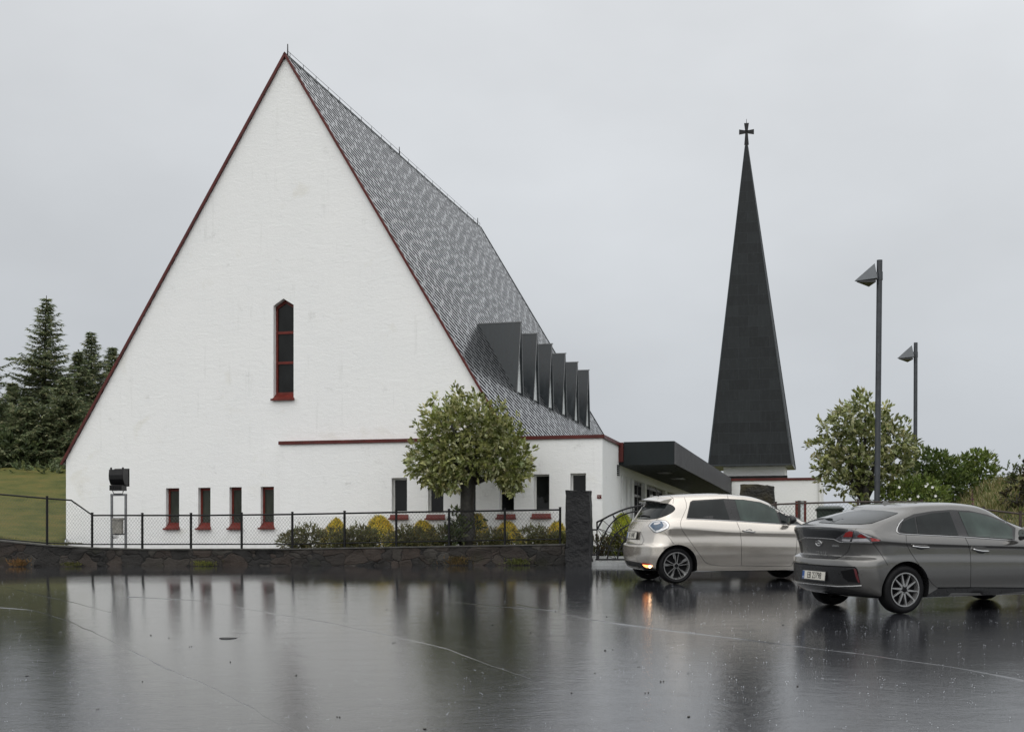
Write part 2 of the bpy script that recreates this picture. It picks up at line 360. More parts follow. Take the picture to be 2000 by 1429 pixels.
SC.cycles.max_bounces = 8; SC.cycles.use_denoising = True

# ------------------------------------------------------------------ ground
GK = [(-10, -1.9), (0, -1.70), (5, -1.44), (10, -1.15), (14, -.95), (18.2, -.745), (20, -.665), (24, -.46), (25.5, -.41), (29, -.30), (33, -.20), (36, -.16), (60, -.1)]
def gspline(d):
    s = 0
    for k in (-1.2, -.6, 0, .6, 1.2): s += interp(GK, d+k)
    return s/5
def ground_z(x, y):
    z = gspline(y)
    left = max(0, -x)
    z -= .0065*min(left, 12)
    z -= .05*smooth(0, 4, -x+.5)*smooth(16, 9, y)
    return CAMZ+z+.006*noise.noise(Vector((x*.5, y*.35, 3)))
def wall_y(x): return 33.0-.1695*(x-1.216)
def at_line(px, off=.15):
    a = (px-1000)/F; y = (33.0+off+.1695*1.216)/(1+.1695*a); return a*y, y
m = MB(); NX, NY = 150, 170; xs = [-42+84*i/NX for i in range(NX+1)]; vs = []
for j in range(NY+1):
    t = j/NY
    for x in xs:
        y = lerp(-8, wall_y(x)+.12, t); vs.append((x, y, ground_z(x, y)))
m.add(vs, [(j*(NX+1)+i, j*(NX+1)+i+1, (j+1)*(NX+1)+i+1, (j+1)*(NX+1)+i) for j in range(NY) for i in range(NX)])
tag(m.build('parking_lot', M['asphalt'], smoothf=True), kind='structure')
m = MB(); m.quad((-900, -900, -1.2), (900, -900, -1.2), (900, 1400, -1.2), (-900, 1400, -1.2)); tag(m.build('ground', M['bank']), kind='structure')
def ground_hit(px, py):
    r = ray(px, py); lo, hi = 4.0, 40.0
    f = lambda t: EYE.z+r.z*t-ground_z(r.x*t, t)
    for _ in range(50):
        mid = (lo+hi)/2
        if f(mid) > 0: lo = mid
        else: hi = mid
    return r.x*lo, lo
# water lines / seams left by paving lanes
def ribbon(pts, wd, name='paving_seam'):
    P = [Vector((*ground_hit(*p), 0)) for p in pts]; Q = []
    for a, b in zip(P, P[1:]):
        n = max(2, int((b-a).length/.10))
        Q += [a.lerp(b, i/n) for i in range(n)]
    Q.append(P[-1])
    for _ in range(6): Q = [Q[0]]+[(Q[i-1]+Q[i]*2+Q[i+1])/4 for i in range(1, len(Q)-1)]+[Q[-1]]
    mm = MB(); vs = []
    for i, q in enumerate(Q):
        t = (Q[min(i+1, len(Q)-1)]-Q[max(i-1, 0)]).normalized(); nn = Vector((-t.y, t.x, 0)); q = q+nn*.03*noise.noise(Vector((q.x*2, q.y*2, 7)))
        k = .55+.9*abs(noise.noise(Vector((q.x*1.1, q.y*1.1, 5)))); ww = wd*1.8*k
        for s_, h in ((-1, -.002), (0, .0055*k), (1, -.002)):
            v = q+nn*ww*s_; vs.append((v.x, v.y, ground_z(v.x, v.y)+h))
    mm.add(vs, [(3*i+c, 3*i+1+c, 3*i+4+c, 3*i+3+c) for i in range(len(Q)-1) for c in (0, 1)])
    return tag(mm.build(name, M['asphalt'], smoothf=True), kind='structure')
ribbon([(-20, 1185), (60, 1190), (140, 1214), (240, 1262), (330, 1306), (430, 1347), (500, 1385), (560, 1420), (600, 1440)], .011)
ribbon([(250, 1165), (400, 1173), (520, 1195), (640, 1215), (760, 1240), (880, 1268), (960, 1300), (1040, 1325)], .011)
ribbon([(1010, 1180), (1150, 1209), (1300, 1230), (1420, 1244), (1560, 1262), (1700, 1279), (1850, 1300), (2010, 1330)], .016)
ribbon([(880, 1175), (1000, 1186), (1090, 1192)], .012)
ribbon([(-10, 1140), (60, 1158), (140, 1175), (215, 1195)], .012)

# ------------------------------------------------------------------ church frame of reference
th = math.atan(663/F); U = Vector((math.sin(th), math.cos(th), 0)); RR = Vector((math.cos(th), -math.sin(th), 0)); K = Vector((0, 0, 1))
D0 = 35.86
def on(px, py, off):           # world point on a plane parallel to the facade
    P0 = Vector((0, D0, 0)); r = ray(px, py); return EYE+r*((P0+U*off).dot(U)/r.dot(U))
O = on(558, 105, .3); APEX = O.z; O = Vector((O.x, O.y, 0))
CM = Matrix.Translation(O) @ Matrix(((RR.x, U.x, 0, 0), (RR.y, U.y, 0, 0), (0, 0, 1, 0), (0, 0, 0, 1)))
CI = CM.inverted()
def lo(px, py, off=0.0):       # church-local (x, z) on plane at local depth off
    p = CI @ on(px, py, .3+off); return p.x, p.z
def side_x(px, py, X):         # church-local (depth, z) on vertical plane x = X
    e = CI @ EYE; r = CI.to_3x3() @ ray(px, py); t = (X-e.x)/r.x; p = e+r*t; return p.y, p.z
church = empty('church', (O.x, O.y, 1.85)); church.rotation_euler = (0, 0, -th); bpy.context.view_layer.update()
CH = lambda z=0: None
tag(church, 'white plastered church with tall steep gable, slate roof and red trim', 'church')
BZ = 1.85
def cb():   # a builder whose z is absolute; build() shifts to the church base
    return MB()
def cbuild(mm, name, mats, parent=None, **kw):
    mm.v = [(x, y, z-BZ) for x, y, z in mm.v]; return mm.build(name, mats, parent or church, **kw)
def holed(outline, holes, y0, th_, name, mats, parent):
    """wall slab in local XZ with real openings"""
    cu = bpy.data.curves.new(name, 'CURVE'); cu.dimensions = '2D'; cu.fill_mode = 'BOTH'; cu.extrude = th_/2
    for poly in [outline]+holes:
        s = cu.splines.new('POLY'); s.points.add(len(poly)-1); s.use_cyclic_u = True
        for p, (x, z) in zip(s.points, poly): p.co = (x, z-BZ, 0, 1)
    tmp = bpy.data.objects.new('tmp', cu); COL.objects.link(tmp); dg = bpy.context.evaluated_depsgraph_get()
    me = bpy.data.meshes.new_from_object(tmp.evaluated_get(dg)); bpy.data.objects.remove(tmp)
    me.transform(Matrix.Translation((0, y0+th_/2, 0)) @ Matrix.Rotation(R(90), 4, 'X'))
    me.materials.clear(); me.materials.append(mats)
    bm = bmesh.new(); bm.from_mesh(me); bmesh.ops.remove_doubles(bm, verts=bm.verts, dist=1e-4); bmesh.ops.recalc_face_normals(bm, faces=bm.faces); bm.to_mesh(me); bm.free()
    for p in me.polygons: p.use_smooth = False
    return link(name, me, parent)
def rect(px0, py0, px1, py1, off=0):
    x0, z1 = lo(px0, py0, off); x1, z0 = lo(px1, py1, off); return x0, x1, z0, z1
# ---- main gable
xL, zE = lo(122, 905); xW = lo(129, 1000)[0]; SL = (APEX-zE)/(-xL); SLR = 1.685; XE = {-1: -xL, 1: (APEX-zE)/SLR}; HL = 20.3
xWr = XE[1]-(xW-xL); gable = [(xW, 1.2), (xW, zE-.085+SL*(xW-xL)), (0, APEX-.085), (xWr, zE-.085+SLR*(xW-xL)), (xWr, 1.2)]
holes = []; wins = []
for (a, b, c, d) in [(324, 953, 350, 1031), (387, 952, 411, 1031), (448, 951, 472, 1031), (509, 950, 535, 1030)]:
    x0, x1, z0, z1 = rect(a, b, c, d); holes.append([(x0, z0), (x1, z0), (x1, z1), (x0, z1)]); wins.append((x0, x1, z0, z1))
gx0, gx1, gz0, gz1 = rect(534, 597, 573.5, 778); gxm = (gx0+gx1)/2; gzt = lo(554, 583)[1]
holes.append([(gx0, gz0), (gx1, gz0), (gx1, gz1), (gxm, gzt), (gx0, gz1)])
TH = .34
holed(gable, holes, 0, TH, 'gable_wall', M['plaster'], church)
for i, (x0, x1, z0, z1) in enumerate(wins):
    m = cb(); D = .15; fw = .055
    m.box(x0+.004, x0+fw, D, D+.07, z0+.01, z1-.004); m.box(x1-fw, x1-.004, D, D+.07, z0+.01, z1-.004)
    m.box(x0+fw, x1-fw, D+.002, D+.068, z1-fw-.02, z1-.004); m.box(x0+fw, x1-fw, D+.002, D+.068, z0+.10, z0+.10+fw)
    wd = cbuild(m, 'window', M['redlight'])
    m = cb(); m.box(x0+fw-.01, x1-fw+.01, D+.03, D+.04, z0+.1, z1-.03); cbuild(m, 'glass', M['greenglass'], wd)
    m = cb(); m.prism([(x0-.03, -.07, z0-.03), (x0-.03, -.07, z0+.01), (x0+.004, D+.01, z0+.17), (x0+.004, D+.01, z0-.03)], (0, 0, 0))
    m = cb(); pts = [(-.06, z0-.03), (-.06, z0+.0), (D+.005, z0+.16), (D+.005, z0-.03)]
    m.prism([(x0-.012, y, z) for y, z in pts], (x1-x0+.024, 0, 0)); m.box(x0-.05, x1+.05, -.09, -.055, z0-.045, z0+.004)
    cbuild(m, 'sill', M['redlight'], wd)
# tall lancet window
m = cb(); D = .17; fw = .06
m.box(gx0+.004, gx0+fw, D, D+.07, gz0, gz1); m.box(gx1-fw*.7, gx1-.004, D, D+.07, gz0, gz1)
for zz in (lo(550, 648)[1], lo(550, 707)[1], gz0+.16): m.box(gx0+fw, gx1-fw*.7, D-.012, D+.068, zz-.035, zz+.035)
tp = lambda x: gz1+(gzt-gz1)*(1-abs(x-gxm)/(gxm-gx0))
m.prism([(gx0, D, gz1), (gxm, D, gzt-.004), (gxm, D, gzt-.1), (gx0, D, gz1-.1)], (0, .07, 0)); m.prism([(gx1, D, gz1), (gxm, D, gzt-.004), (gxm, D, gzt-.1), (gx1, D, gz1-.1)], (0, .07, 0))
wd = cbuild(m, 'lancet_window', M['redlight'])
m = cb(); m.prism([(gx0, D+.03, gz0), (gx1, D+.03, gz0), (gx1, D+.03, gz1), (gxm, D+.03, gzt-.01), (gx0, D+.03, gz1)], (0, .012, 0)); cbuild(m, 'glass', M['darkglass'], wd)
m = cb(); m.prism([(gx0-.012, y, z) for y, z in [(-.06, gz0-.03), (-.06, gz0), (D+.005, gz0+.15), (D+.005, gz0-.03)]], (gx1-gx0+.024, 0, 0)); m.box(gx0-.05, gx1+.05, -.09, -.055, gz0-.05, gz0+.004); cbuild(m, 'sill', M['redlight'], wd)
# side and rear walls of the nave
m = cb(); zs = zE+SL*(xW-xL)-.16
m.box(xW, xW+.3, TH, HL, 1.2, zs); m.box(xWr-.3, xWr, TH, HL, 1.2, zs); cbuild(m, 'side_walls', M['plaster'])
m = cb(); m.prism([(xW+.01, HL-.02, 1.2), (xW+.01, HL-.02, zs), (0, HL-.02, APEX-.25), (xWr-.01, HL-.02, zs), (xWr-.01, HL-.02, 1.2)], (0, -.3, 0)); cbuild(m, 'rear_wall', M['plaster'])
# roof: two slopes with UVs in metres
def slope(sign, name):
    xe = XE[sign]*sign; ze = zE; L = math.hypot(xe, APEX-ze); n = Vector((sign*(APEX-ze), 0, abs(xe))).normalized()
    vs = []; uvs = []; me = bpy.data.meshes.new(name)
    a = Vector((0, -.02, APEX-BZ)); b = Vector((xe, -.02, ze-BZ)); tk = n*.045
    a = a-tk; b = b-tk; P = [a, b, b+Vector((0, HL+.1, 0)), a+Vector((0, HL+.1, 0))]
    # tapered lay-up of staggered slates is in the material; the slab is 10 cm thick
    top = [p+tk for p in P]; me.from_pydata([tuple(p) for p in P+top], [], [(0, 1, 2, 3), (4, 7, 6, 5), (0, 4, 5, 1), (1, 5, 6, 2), (2, 6, 7, 3), (3, 7, 4, 0)])
    uv = me.uv_layers.new(name='uv'); co_ = [(0, 0), (0, L), (HL, L), (HL, 0)]*2
    for lp in me.loops: uv.data[lp.index].uv = co_[lp.vertex_index]
    me.materials.append(M['slate']); o = link(name, me, church); return o, n, L
roofR, nR, LR = slope(1, 'roof'); roofL, nL, _ = slope(-1, 'roof')
m = cb()
for s in (-1, 1):   # verge boards
    xe = XE[s]*s; n = Vector((s*(APEX-zE), 0, abs(xe))).normalized()
    a = Vector((0, -.09, APEX)); b = Vector((xe*1.004, -.09, zE-.02)); dn = -n*.052; up = n*.006
    m.prism([a+dn, b+dn, b+up, a+up+Vector((0, 0, .02))], (0, .066, 0))
cbuild(m, 'verge_board', M['redpaint'])
# ridge: capping, wire with little brackets, lightning rods
m = cb(); m.prism([(-.06, 0, APEX-.09), (0, 0, APEX+.02), (.06, 0, APEX-.09)], (0, HL+.08, 0)); ridge = cbuild(m, 'ridge_cap', M['zinc'])
m = cb(); m.tube([(0, .1, APEX+.12), (0, HL, APEX+.12)], .006, 5)
for i in range(22): y = .3+i*.95; m.tube([(0, y, APEX), (0, y, APEX+.13)], .008, 4)
cbuild(m, 'lightning_wire', M['black'])
for px, ya in ((562, 90), (780, 290), (933, 428)):
    # depth along the ridge from the pixel column
    y, z = side_x(px, ya, 0); m = cb(); m.tube([(0, y, APEX-.05), (0, y, z+.05)], [.022, .014], 5); cbuild(m, 'lightning_rod', M['black'])
# far verge strip
m = cb(); xe = XE[1]; m.prism([Vector((0, HL+.085, APEX))-nR*.12, Vector((xe, HL+.085, zE))-nR*.12, Vector((xe, HL+.085, zE))+nR*.02, Vector((0, HL+.085, APEX))+nR*.02], (0, .06, 0)); cbuild(m, 'far_verge', M['zinc'])
# ---- dormers (six narrow gabled fins)
def roof_x(z): return (APEX-z)/SLR
for i in range(6):
    rat = 1663-(1663-1017)/(1+.0545*i); X = lo(1017, 628, 0)[0]
    # first dormer: solve its depth from the roof contact at (932,631)
    if i == 0:
        e = CI @ EYE; r = CI.to_3x3() @ ray(932, 631)
        t = 0
        lo_t, hi_t = 30, 60
        g = lambda t: (e+r*t).z-(APEX-SLR*(e+r*t).x)
        for _ in range(60):
            mid = (lo_t+hi_t)/2
            if g(mid) > 0: hi_t = mid
            else: lo_t = mid
        p = e+r*lo_t
        if not (4 < p.y < 8): p = Vector((3.88, 5.6, 8.78))
        Y1, ZT = p.y, p.z
        XO = None
        t = (Y1-e.y)/(CI.to_3x3() @ ray(1017.5, 628)).y; q = e+(CI.to_3x3() @ ray(1017.5, 628))*t; XO = q.x; ZT = (ZT+q.z)/2
        dist1 = (Y1-e.y)
    Y = Y1+.0545*dist1*i
    HWd = .44; zb = APEX-SLR*(XO-.02)+.04
    dorm = cb(); tk = .05
    xr_ = roof_x(ZT)-.15
    for s in (-1, 1):
        # sloping side sheet: ridge line to roof, closing on the roof plane
        top_in = Vector((xr_, Y, ZT)); top_out = Vector((XO, Y, ZT)); bot_out = Vector((XO-.03, Y+s*HWd, zb-.12)); bot_in = Vector((xr_-.1, Y+s*.02, ZT-.15))
        dorm.prism([top_in, top_out, bot_out], (0, -s*.012, 0))
    d = cbuild(dorm, 'dormer', M['zinc'])
    m = cb(); inx = XO-.105; h = ZT-(zb-.12)
    m.prism([(inx, Y-HWd*.93, zb-.1), (inx, Y+HWd*.93, zb-.1), (inx, Y, ZT-.1)], (.02, 0, 0)); cbuild(m, 'glass', M['dormerglass'], d)
    m = cb()
    m.prism([(XO-.03, Y-HWd-.03, zb-.14), (XO-.03, Y-HWd+.03, zb-.14), (XO, Y+.012, ZT-.05), (XO, Y-.02, ZT+.02)], (.012, 0, 0))
    m.prism([(XO-.03, Y+HWd-.03, zb-.14), (XO-.03, Y+HWd+.03, zb-.14), (XO, Y+.02, ZT+.02), (XO, Y-.012, ZT-.05)], (.012, 0, 0))
    m.box(XO-.2, XO+.02, Y-HWd, Y+HWd, zb-.16, zb-.06)
    m.prism([(xr_, Y-.015, ZT-.02), (xr_, Y+.03, ZT-.02), (xr_, Y, ZT+.012)], (XO-xr_+.04, 0, 0)); cbuild(m, 'edge_flashing', M['galv'], d)
# ---- low wing in front right
wx0, _ = lo(547, 900, -.3); wx1, wz = lo(1176.5, 853, -.3); WY = -.3
holes = []; ww = []
for (a, b, c, d) in [(765, 933, 795, 1002), (836, 931.5, 866, 1002), (899, 930, 929, 1001), (974, 928, 1004, 1001), (1042, 926, 1073, 1000), (1114, 924, 1144.5, 999)]:
    x0, x1, z0, z1 = rect(a, b, c, d, -.3); holes.append([(x0, z0), (x1, z0), (x1, z1), (x0, z1)]); ww.append((x0, x1, z0, z1))
holed([(wx0, 1.2), (wx0, wz), (wx1, wz), (wx1, 1.2)], holes, WY, .298, 'wing_wall', M['plaster'], church)
for i, (x0, x1, z0, z1) in enumerate(ww):
    m = cb(); D = WY+.14; fw = .045
    op = .0
    m.box(x0+.003, x0+fw, D, D+.06, z0+.02, z1-.003); m.box(x1-fw*.8, x1-.003, D, D+.06, z0+.02, z1-.003)
    m.box(x0+fw, x1-fw*.8, D+.002, D+.058, z1-fw, z1-.003); m.box(x0+fw, x1-fw*.8, D+.002, D+.058, z0+.02, z0+.02+fw)
    wd = cbuild(m, 'window', M['whiteframe'])
    m = cb(); m.box(x0+fw-.01, x1-fw*.8+.01, D+.025, D+.035, z0+.05, z1-.03); cbuild(m, 'glass', M['darkglass'], wd)
    m = cb(); m.box(x0+.004, x0+.012, WY+.0, D, z0+.02, z1-.02)
    m = cb(); m.prism([(x0-.04, y, z) for y, z in [(WY-.07, z0-.16), (WY-.07, z0-.13), (WY-.002, z0-.03), (WY-.002, z0-.16)]], (x1-x0+.08, 0, 0)); m.box(x0-.07, x1+.07, WY-.1, WY-.068, z0-.17, z0-.125)
    cbuild(m, 'sill', M['redlight'], wd)
    m = cb(); m.box(x0+.0, x1, WY-.01, D-.002, z0+.001, z0+.02); cbuild(m, 'window_board', M['whiteframe'], wd)
SY = side_x(1208, 866, wx1)[0]       # depth where the canopy begins
m = cb(); m.box(wx1-.3, wx1-.003, WY+.3, SY, 1.2, wz-.001); m.box(wx1-.3, wx1-.003, SY, 20.3, 3.95, wz-.001); cbuild(m, 'wing_side_wall', M['plaster'])
m = cb(); fz = .11
m.box(wx0-.03, wx1+.03, WY-.05, WY-.002, wz-.03, wz+.06); m.box(wx1+.002, wx1+.05, WY-.002, SY, wz-.03, wz+.06)
m.box(wx1+.002, wx1+.13, SY, SY+.06, 4.28, wz+.06); m.box(wx0-.03, wx1+.002, WY-.002, -.004, wz+.003, wz+.055)  # last box caps the ledge, added against light bouncing off white plaster
cbuild(m, 'fascia', M['redpaint'])
m = cb(); m.box(wx0+.4, wx1-.31, WY+.31, SY, wz-.15, wz-.02); m.box(xWr+.01, wx1-.31, SY+.003, 20.2, wz-.15, wz-.02); cbuild(m, 'flat_roof', M['zinc'])
# louvre vent, small red plaque
y0, z0 = side_x(1205, 928, wx1); y1, z1 = side_x(1208, 907, wx1); m = cb()
for k in range(6): zz = z0+(z1-z0)*k/6; m.box(wx1+.002, wx1+.04, y0, y0+.25, zz, zz+(z1-z0)/11)
cbuild(m, 'vent', M['black'])
x0, x1, z0, z1 = rect(1166.5, 966, 1177, 973, -.3); m = cb(); m.box(x0, x1-.03, WY-.02, WY-.002, z0, z1)
pl = cbuild(m, 'plaque', M['redlight'])
m = cb(); m.tube([(x0+.02, WY-.024, z1-.015), ((x0+x1)/2-.015, WY-.024, z0+.03), (x1-.05, WY-.024, z1-.015)], .005, 4); cbuild(m, 'emblem', M['whiteframe'], pl)
# side wall under the canopy: pilasters, narrow windows, doors
def sy(px): return side_x(px, 950, wx1)[0]
edges = [(1208.5, 1213, 1), (1213, 1216, 0), (1216, 1222, 1), (1222, 1226, 0), (1226, 1231, 1), (1231, 1235, 0), (1235, 1239, 1), (1239, 1260, 2), (1260, 1263.5, 1), (1263.5, 1300, 2), (1300, 1304, 1), (1304, 1326, 2), (1326, 1345, 1)]
m = cb(); g = cb(); dr = cb()
for a, b, k in edges:
    ya, yb = sy(a), sy(b)
    if k == 1: m = cb(); m.box(wx1-.28, wx1-.004, ya, yb, 1.2, 3.95); cbuild(m, 'pilaster', M['plaster'])
    elif k == 0: g.box(wx1-.2, wx1-.17, ya, yb, 1.3, 3.95)
    else:
        dr.box(wx1-.2, wx1-.17, ya, yb, 1.3, 3.95)
cbuild(g, 'entrance_windows', M['darkglass']); cbuild(dr, 'entrance_doors', M['darkglass'])
m = cb()
for a, b, k in edges:
    if k == 2:
        ya, yb = sy(a), sy(b); n_ = 3
        for q in range(n_+1): yy = lerp(ya, yb, q/n_); m.box(wx1-.17, wx1-.12, yy-.03, yy+.03, 1.3, 3.95)
        m.box(wx1-.168, wx1-.125, ya, yb, 3.5, 3.57); m.box(wx1-.168, wx1-.125, ya, yb, 3.85, 3.95)
cbuild(m, 'door_frames', M['blackplastic'])
# ---- canopy
cz0 = lo(1317, 907, SY+.3)[1]; cz1 = lo(1317, 862.5, SY+.3)[1]; cx1 = lo(1317, 880, SY+.3-.3)[0]
cx1 = (CI @ on(1317, 880, SY+.3)).x; cy1 = side_x(1428, 938, cx1)[0]
m = cb(); m.box(wx1+.004, cx1, SY+.061, cy1, cz0, cz0+.12); m.box(wx1+.14, cx1-.002, SY+.02, SY+.06, cz0-.01, cz1); m.box(wx1+.004, cx1-.05, SY+.07, cy1, cz1-.12, cz1-.03)
can = cbuild(m, 'canopy', M['canopy'])
m = cb(); m.box(cx1-.04, cx1, SY+.061, cy1, cz0-.01, cz1)
n_ = int((cy1-SY)/.26)
for k in range(n_): y = SY+.1+k*.26; m.box(cx1, cx1+.012, y, y+.14, cz0-.005, cz1-.01)
cbuild(m, 'ribbed_fascia', M['canopyside'], can)
m = cb()
for k in range(n_): y = SY+.1+k*.26; m.box(cx1+.001, cx1+.020, y-.05, y-.004, cz0, cz1-.02)
cbuild(m, 'rib_edges', M['ribline'], can)
m = cb()
for yy in (SY+3.2, SY+6.4): m = cb(); m.box(cx1-.95, cx1-.55, yy, yy+.9, cz0-.02, cz0-.002); cbuild(m, 'soffit_lamp', M['blackplastic'], can)

# ------------------------------------------------------------------ parish hall (right, white with red roof edge)
HD = cy1+.2
hall = empty('parish_hall', (O+U*HD+RR*(cx1))[:2]+(1.85,), -th); tag(hall, 'low flat roofed white building with red roof edge behind the cars', 'building')
hx0, hz = lo(1429, 938, HD); hx1, _ = lo(1603, 936, HD); off = Vector((cx1, HD, 0))
def hb(mm, name, mats, parent=None, **kw):
    mm.v = [(x-cx1, y-HD, z-BZ) for x, y, z in mm.v]; return mm.build(name, mats, parent or hall, **kw)
a0, _ = lo(1553, 980, HD); a1, _ = lo(1575, 980, HD); b0, _ = lo(1559, 980, HD); b1, _ = lo(1570, 980, HD)
zt = lo(1560, 955, HD)[1]; zt = 3.9
m = cb(); m.box(hx0, a0, HD, HD+6, 1.2, hz); m.box(a1, hx1, HD+.001, HD+6, 1.2, hz-.001); m.box(a0, a1, HD+.3, HD+6, 1.2, hz-.002); m.box(a0, a1, HD+.0, HD+.3, zt, hz-.002); hb(m, 'hall_wall', M['plaster'])
m = cb(); m.box(hx0-.02, hx1+.03, HD-.05, HD-.002, hz-.02, hz+.075); hb(m, 'fascia', M['redpaint'])
m = cb(); m.box(hx0, hx1, HD, HD+6, hz+.001, hz+.05); hb(m, 'flat_roof', M['zinc'])
m = cb(); m.box(a0+.003, b0, HD+.05, HD+.12, 1.2, zt-.003); m.box(b1, a1-.003, HD+.05, HD+.12, 1.2, zt-.003); dw = hb(m, 'doorway', M['redlight'])
m = cb(); m.box(b0, b1, HD+.08, HD+.1, 1.2, zt-.01); hb(m, 'glass', M['paleglass'], dw)
dp = lo(1599, 950, HD)[0]; m = cb(); m.tube([(dp, HD-.06, hz-.05), (dp, HD-.06, 1.6)], .03, 8); hb(m, 'downpipe', M['whiteframe'])

# ------------------------------------------------------------------ bell tower
TD = HD+9.0
tower = empty('bell_tower'); tower.rotation_euler = (0, 0, -th)
tl, tz0 = lo(1384, 909, TD); tr_, _ = lo(1547, 911, TD); tcx = lo(1458, 500, TD+2.6)[0]; sw = tr_-tl; TA = lo(1458, 285, TD+sw/2)
tcx = TA[0]; hw = sw/2
tipx = tcx; tcx = (tl+tr_)/2; tipx -= tcx
tower.location = (O+U*(TD+hw)+RR*tcx)[:2]+(1.85,); bpy.context.view_layer.update()
tag(tower, 'free standing dark slate spire with a cross, rising from a squat white base', 'bell tower')
zb = tz0-BZ; za = TA[1]-BZ
def quad_uv(name, quads, mat_, parent):
    me = bpy.data.meshes.new(name); vs = []; fs = []; uvs = []
    for q in quads:
        o = len(vs); vs += [tuple(v) for v in q[0]]; fs.append(tuple(range(o, o+len(q[0])))); uvs += q[1]
    me.from_pydata(vs, [], fs); uv = me.uv_layers.new(name='uv')
    for lp in me.loops: uv.data[lp.index].uv = uvs[lp.vertex_index]
    me.materials.append(mat_); return link(name, me, parent)
qs = []
cor = [(-hw, -hw), (hw, -hw), (hw, hw), (-hw, hw)]; tip = .06; hh = za-zb
for i in range(4):
    a = cor[i]; b = cor[(i+1) % 4]; A = Vector((*a, zb)); B = Vector((*b, zb)); A2 = Vector((tipx+a[0]/hw*tip, a[1]/hw*tip, za)); B2 = Vector((tipx+b[0]/hw*tip, b[1]/hw*tip, za))
    N = 1
    qs.append(([A, B, B2, A2], [(-hw+i*.4, 0), (hw+i*.4, 0), (tip+i*.4, hh), (-tip+i*.4, hh)]))
sp = quad_uv('spire', qs, M['spire'], tower)
m = MB()
for a in cor:
    A = Vector((*a, zb)); T_ = Vector((tipx+a[0]/hw*tip, a[1]/hw*tip, za)); m.tube([A, T_], [.045, .02], 5)
m.box(-hw+.05, hw-.05, -hw+.05, hw-.05, zb-.03, zb-.005); m.box(-hw-.01, hw+.01, -hw-.015, -hw+.04, zb-.025, zb+.04); m.box(hw-.04, hw+.015, -hw+.04, hw, zb-.025, zb+.04)
m.build('edge_flashing', M['zinc'], tower)
bx0, bz = lo(1413, 930, TD+.8); bx1, _ = lo(1533, 930, TD+.8); bhw = (bx1-bx0)/2; bc = (bx0+bx1)/2-tcx
m = MB(); m.box(bc-bhw, bc+bhw, -hw+.8, hw-.8, -.5, zb-.03); m.build('base', M['plaster'], tower)
m = MB(); pz = lo(1470, 929, TD+.6)[1]-BZ; m.box(bc-bhw-.02, bc+bhw+.12, -hw+.55, -hw+.8, -.5, pz); m.build('plinth', M['rock'], tower)
# cross: one flat arm pair and one flat upright, each flared
s = (TD+hw+37)/F
def trap(cx, cz, w0, w1, L, ang, th_=.06):
    pts = [(-w0/2, 0), (w0/2, 0), (w1/2, L), (-w1/2, L)]; c, s_ = math.cos(ang), math.sin(ang)
    return [Vector((cx+x*c-z*s_, -th_/2, cz+x*s_+z*c)) for x, z in pts]
m = MB(); dpx = (CI.inverted() and (TD+36)/F)
cc = lo(1457.5, 258, TD+hw)[1]-BZ; px_m = (D0+TD+hw)/F
for ang, w1, L in ((0, 9, 16.5), (math.pi, 8.5, 24.5), (R(90), 9, 14), (R(-90), 9, 14)):
    m.prism(trap(0, cc, 4.5*px_m, w1*px_m, L*px_m, ang, .10), (0, .10 if ang in (0, math.pi) else .094, 0))
m.tube([(0, 0, za-.05), (0, 0, cc-.55)], .06, 8); m.tube([(0, 0, cc+.3), (0, 0, cc+.62)], [.02, .008], 5)
cr = m.build('cross', M['black'], tower); cr.rotation_euler = (0, 0, R(8)); cr.location.x = tipx

# ------------------------------------------------------------------ retaining wall with its fence
LD = Vector((1, -.1695, 0)).normalized(); LN = Vector((.1695, 1, 0)).normalized()
def lpos(px, py, off=.15):
    x, y = at_line(px, off); return Vector((x, y, CAMZ+(HZ-py)/F*y))
def wall_run(name, tops, label, px_end=None, grp=None):
    """tops: list of (px, py of the wall top)"""
    m = MB(); P = [lpos(px, py, .0) for px, py in tops]; L = 0; vs = []
    base = P[0].x; N = int((P[-1].x-P[0].x)/.09); rows = 9
    for i in range(N+1):
        x = lerp(P[0].x, P[-1].x, i/N); zt = interp([(p.x, p.z) for p in P], x); y = wall_y(x); z0 = ground_z(x, y)-.12
        for j in range(rows+1):
            z = lerp(z0, zt, j/rows); q = Vector((x, y, z)); dd = (.05*noise.noise(q*3.1)+.03*noise.noise(q*9))*(1 if j < rows else .3)
            vs.append(q-LN*dd+Vector((0, 0, .02*noise.noise(Vector((x*2, 0, j))) if j == rows else 0)))
        vs.append(Vector((x, y, zt+.02))+LN*.04); vs.append(Vector((x, y, zt+.015))+LN*.38); vs.append(Vector((x, y, zt-.5))+LN*.38)
    k = rows+4
    m.add(vs, [(i*k+j, (i+1)*k+j, (i+1)*k+j+1, i*k+j+1) for i in range(N) for j in range(k-1)])
    o = empty(name, (P[0].x, P[0].y, P[0].z-.4)); tag(o, label, 'wall', grp)
    m.v = [tuple(Vector(v)-o.location) for v in m.v]
    me = m.build('rubble_face', M['stone'], o); sharp(me, 60)
    m = MB()
    pr = []
    for i in range(N+1):
        x = lerp(P[0].x, P[-1].x, i/N); zt = interp([(p.x, p.z) for p in P], x); y = wall_y(x); q = Vector((x, y, zt))-o.location; w_ = .012*noise.noise(Vector((x*4, 1, 1)))
        pr.append([q-LN*(.02+w_)+Vector((0, 0, .012)), q-LN*(.025+w_)+Vector((0, 0, .045)), q+LN*.36+Vector((0, 0, .05))])
    m.add([v for r_ in pr for v in r_], [(i*3+j, (i+1)*3+j, (i+1)*3+j+1, i*3+j+1) for i in range(N) for j in range(2)]); m.build('mortar_cap', M['mortar'], o)
    return o
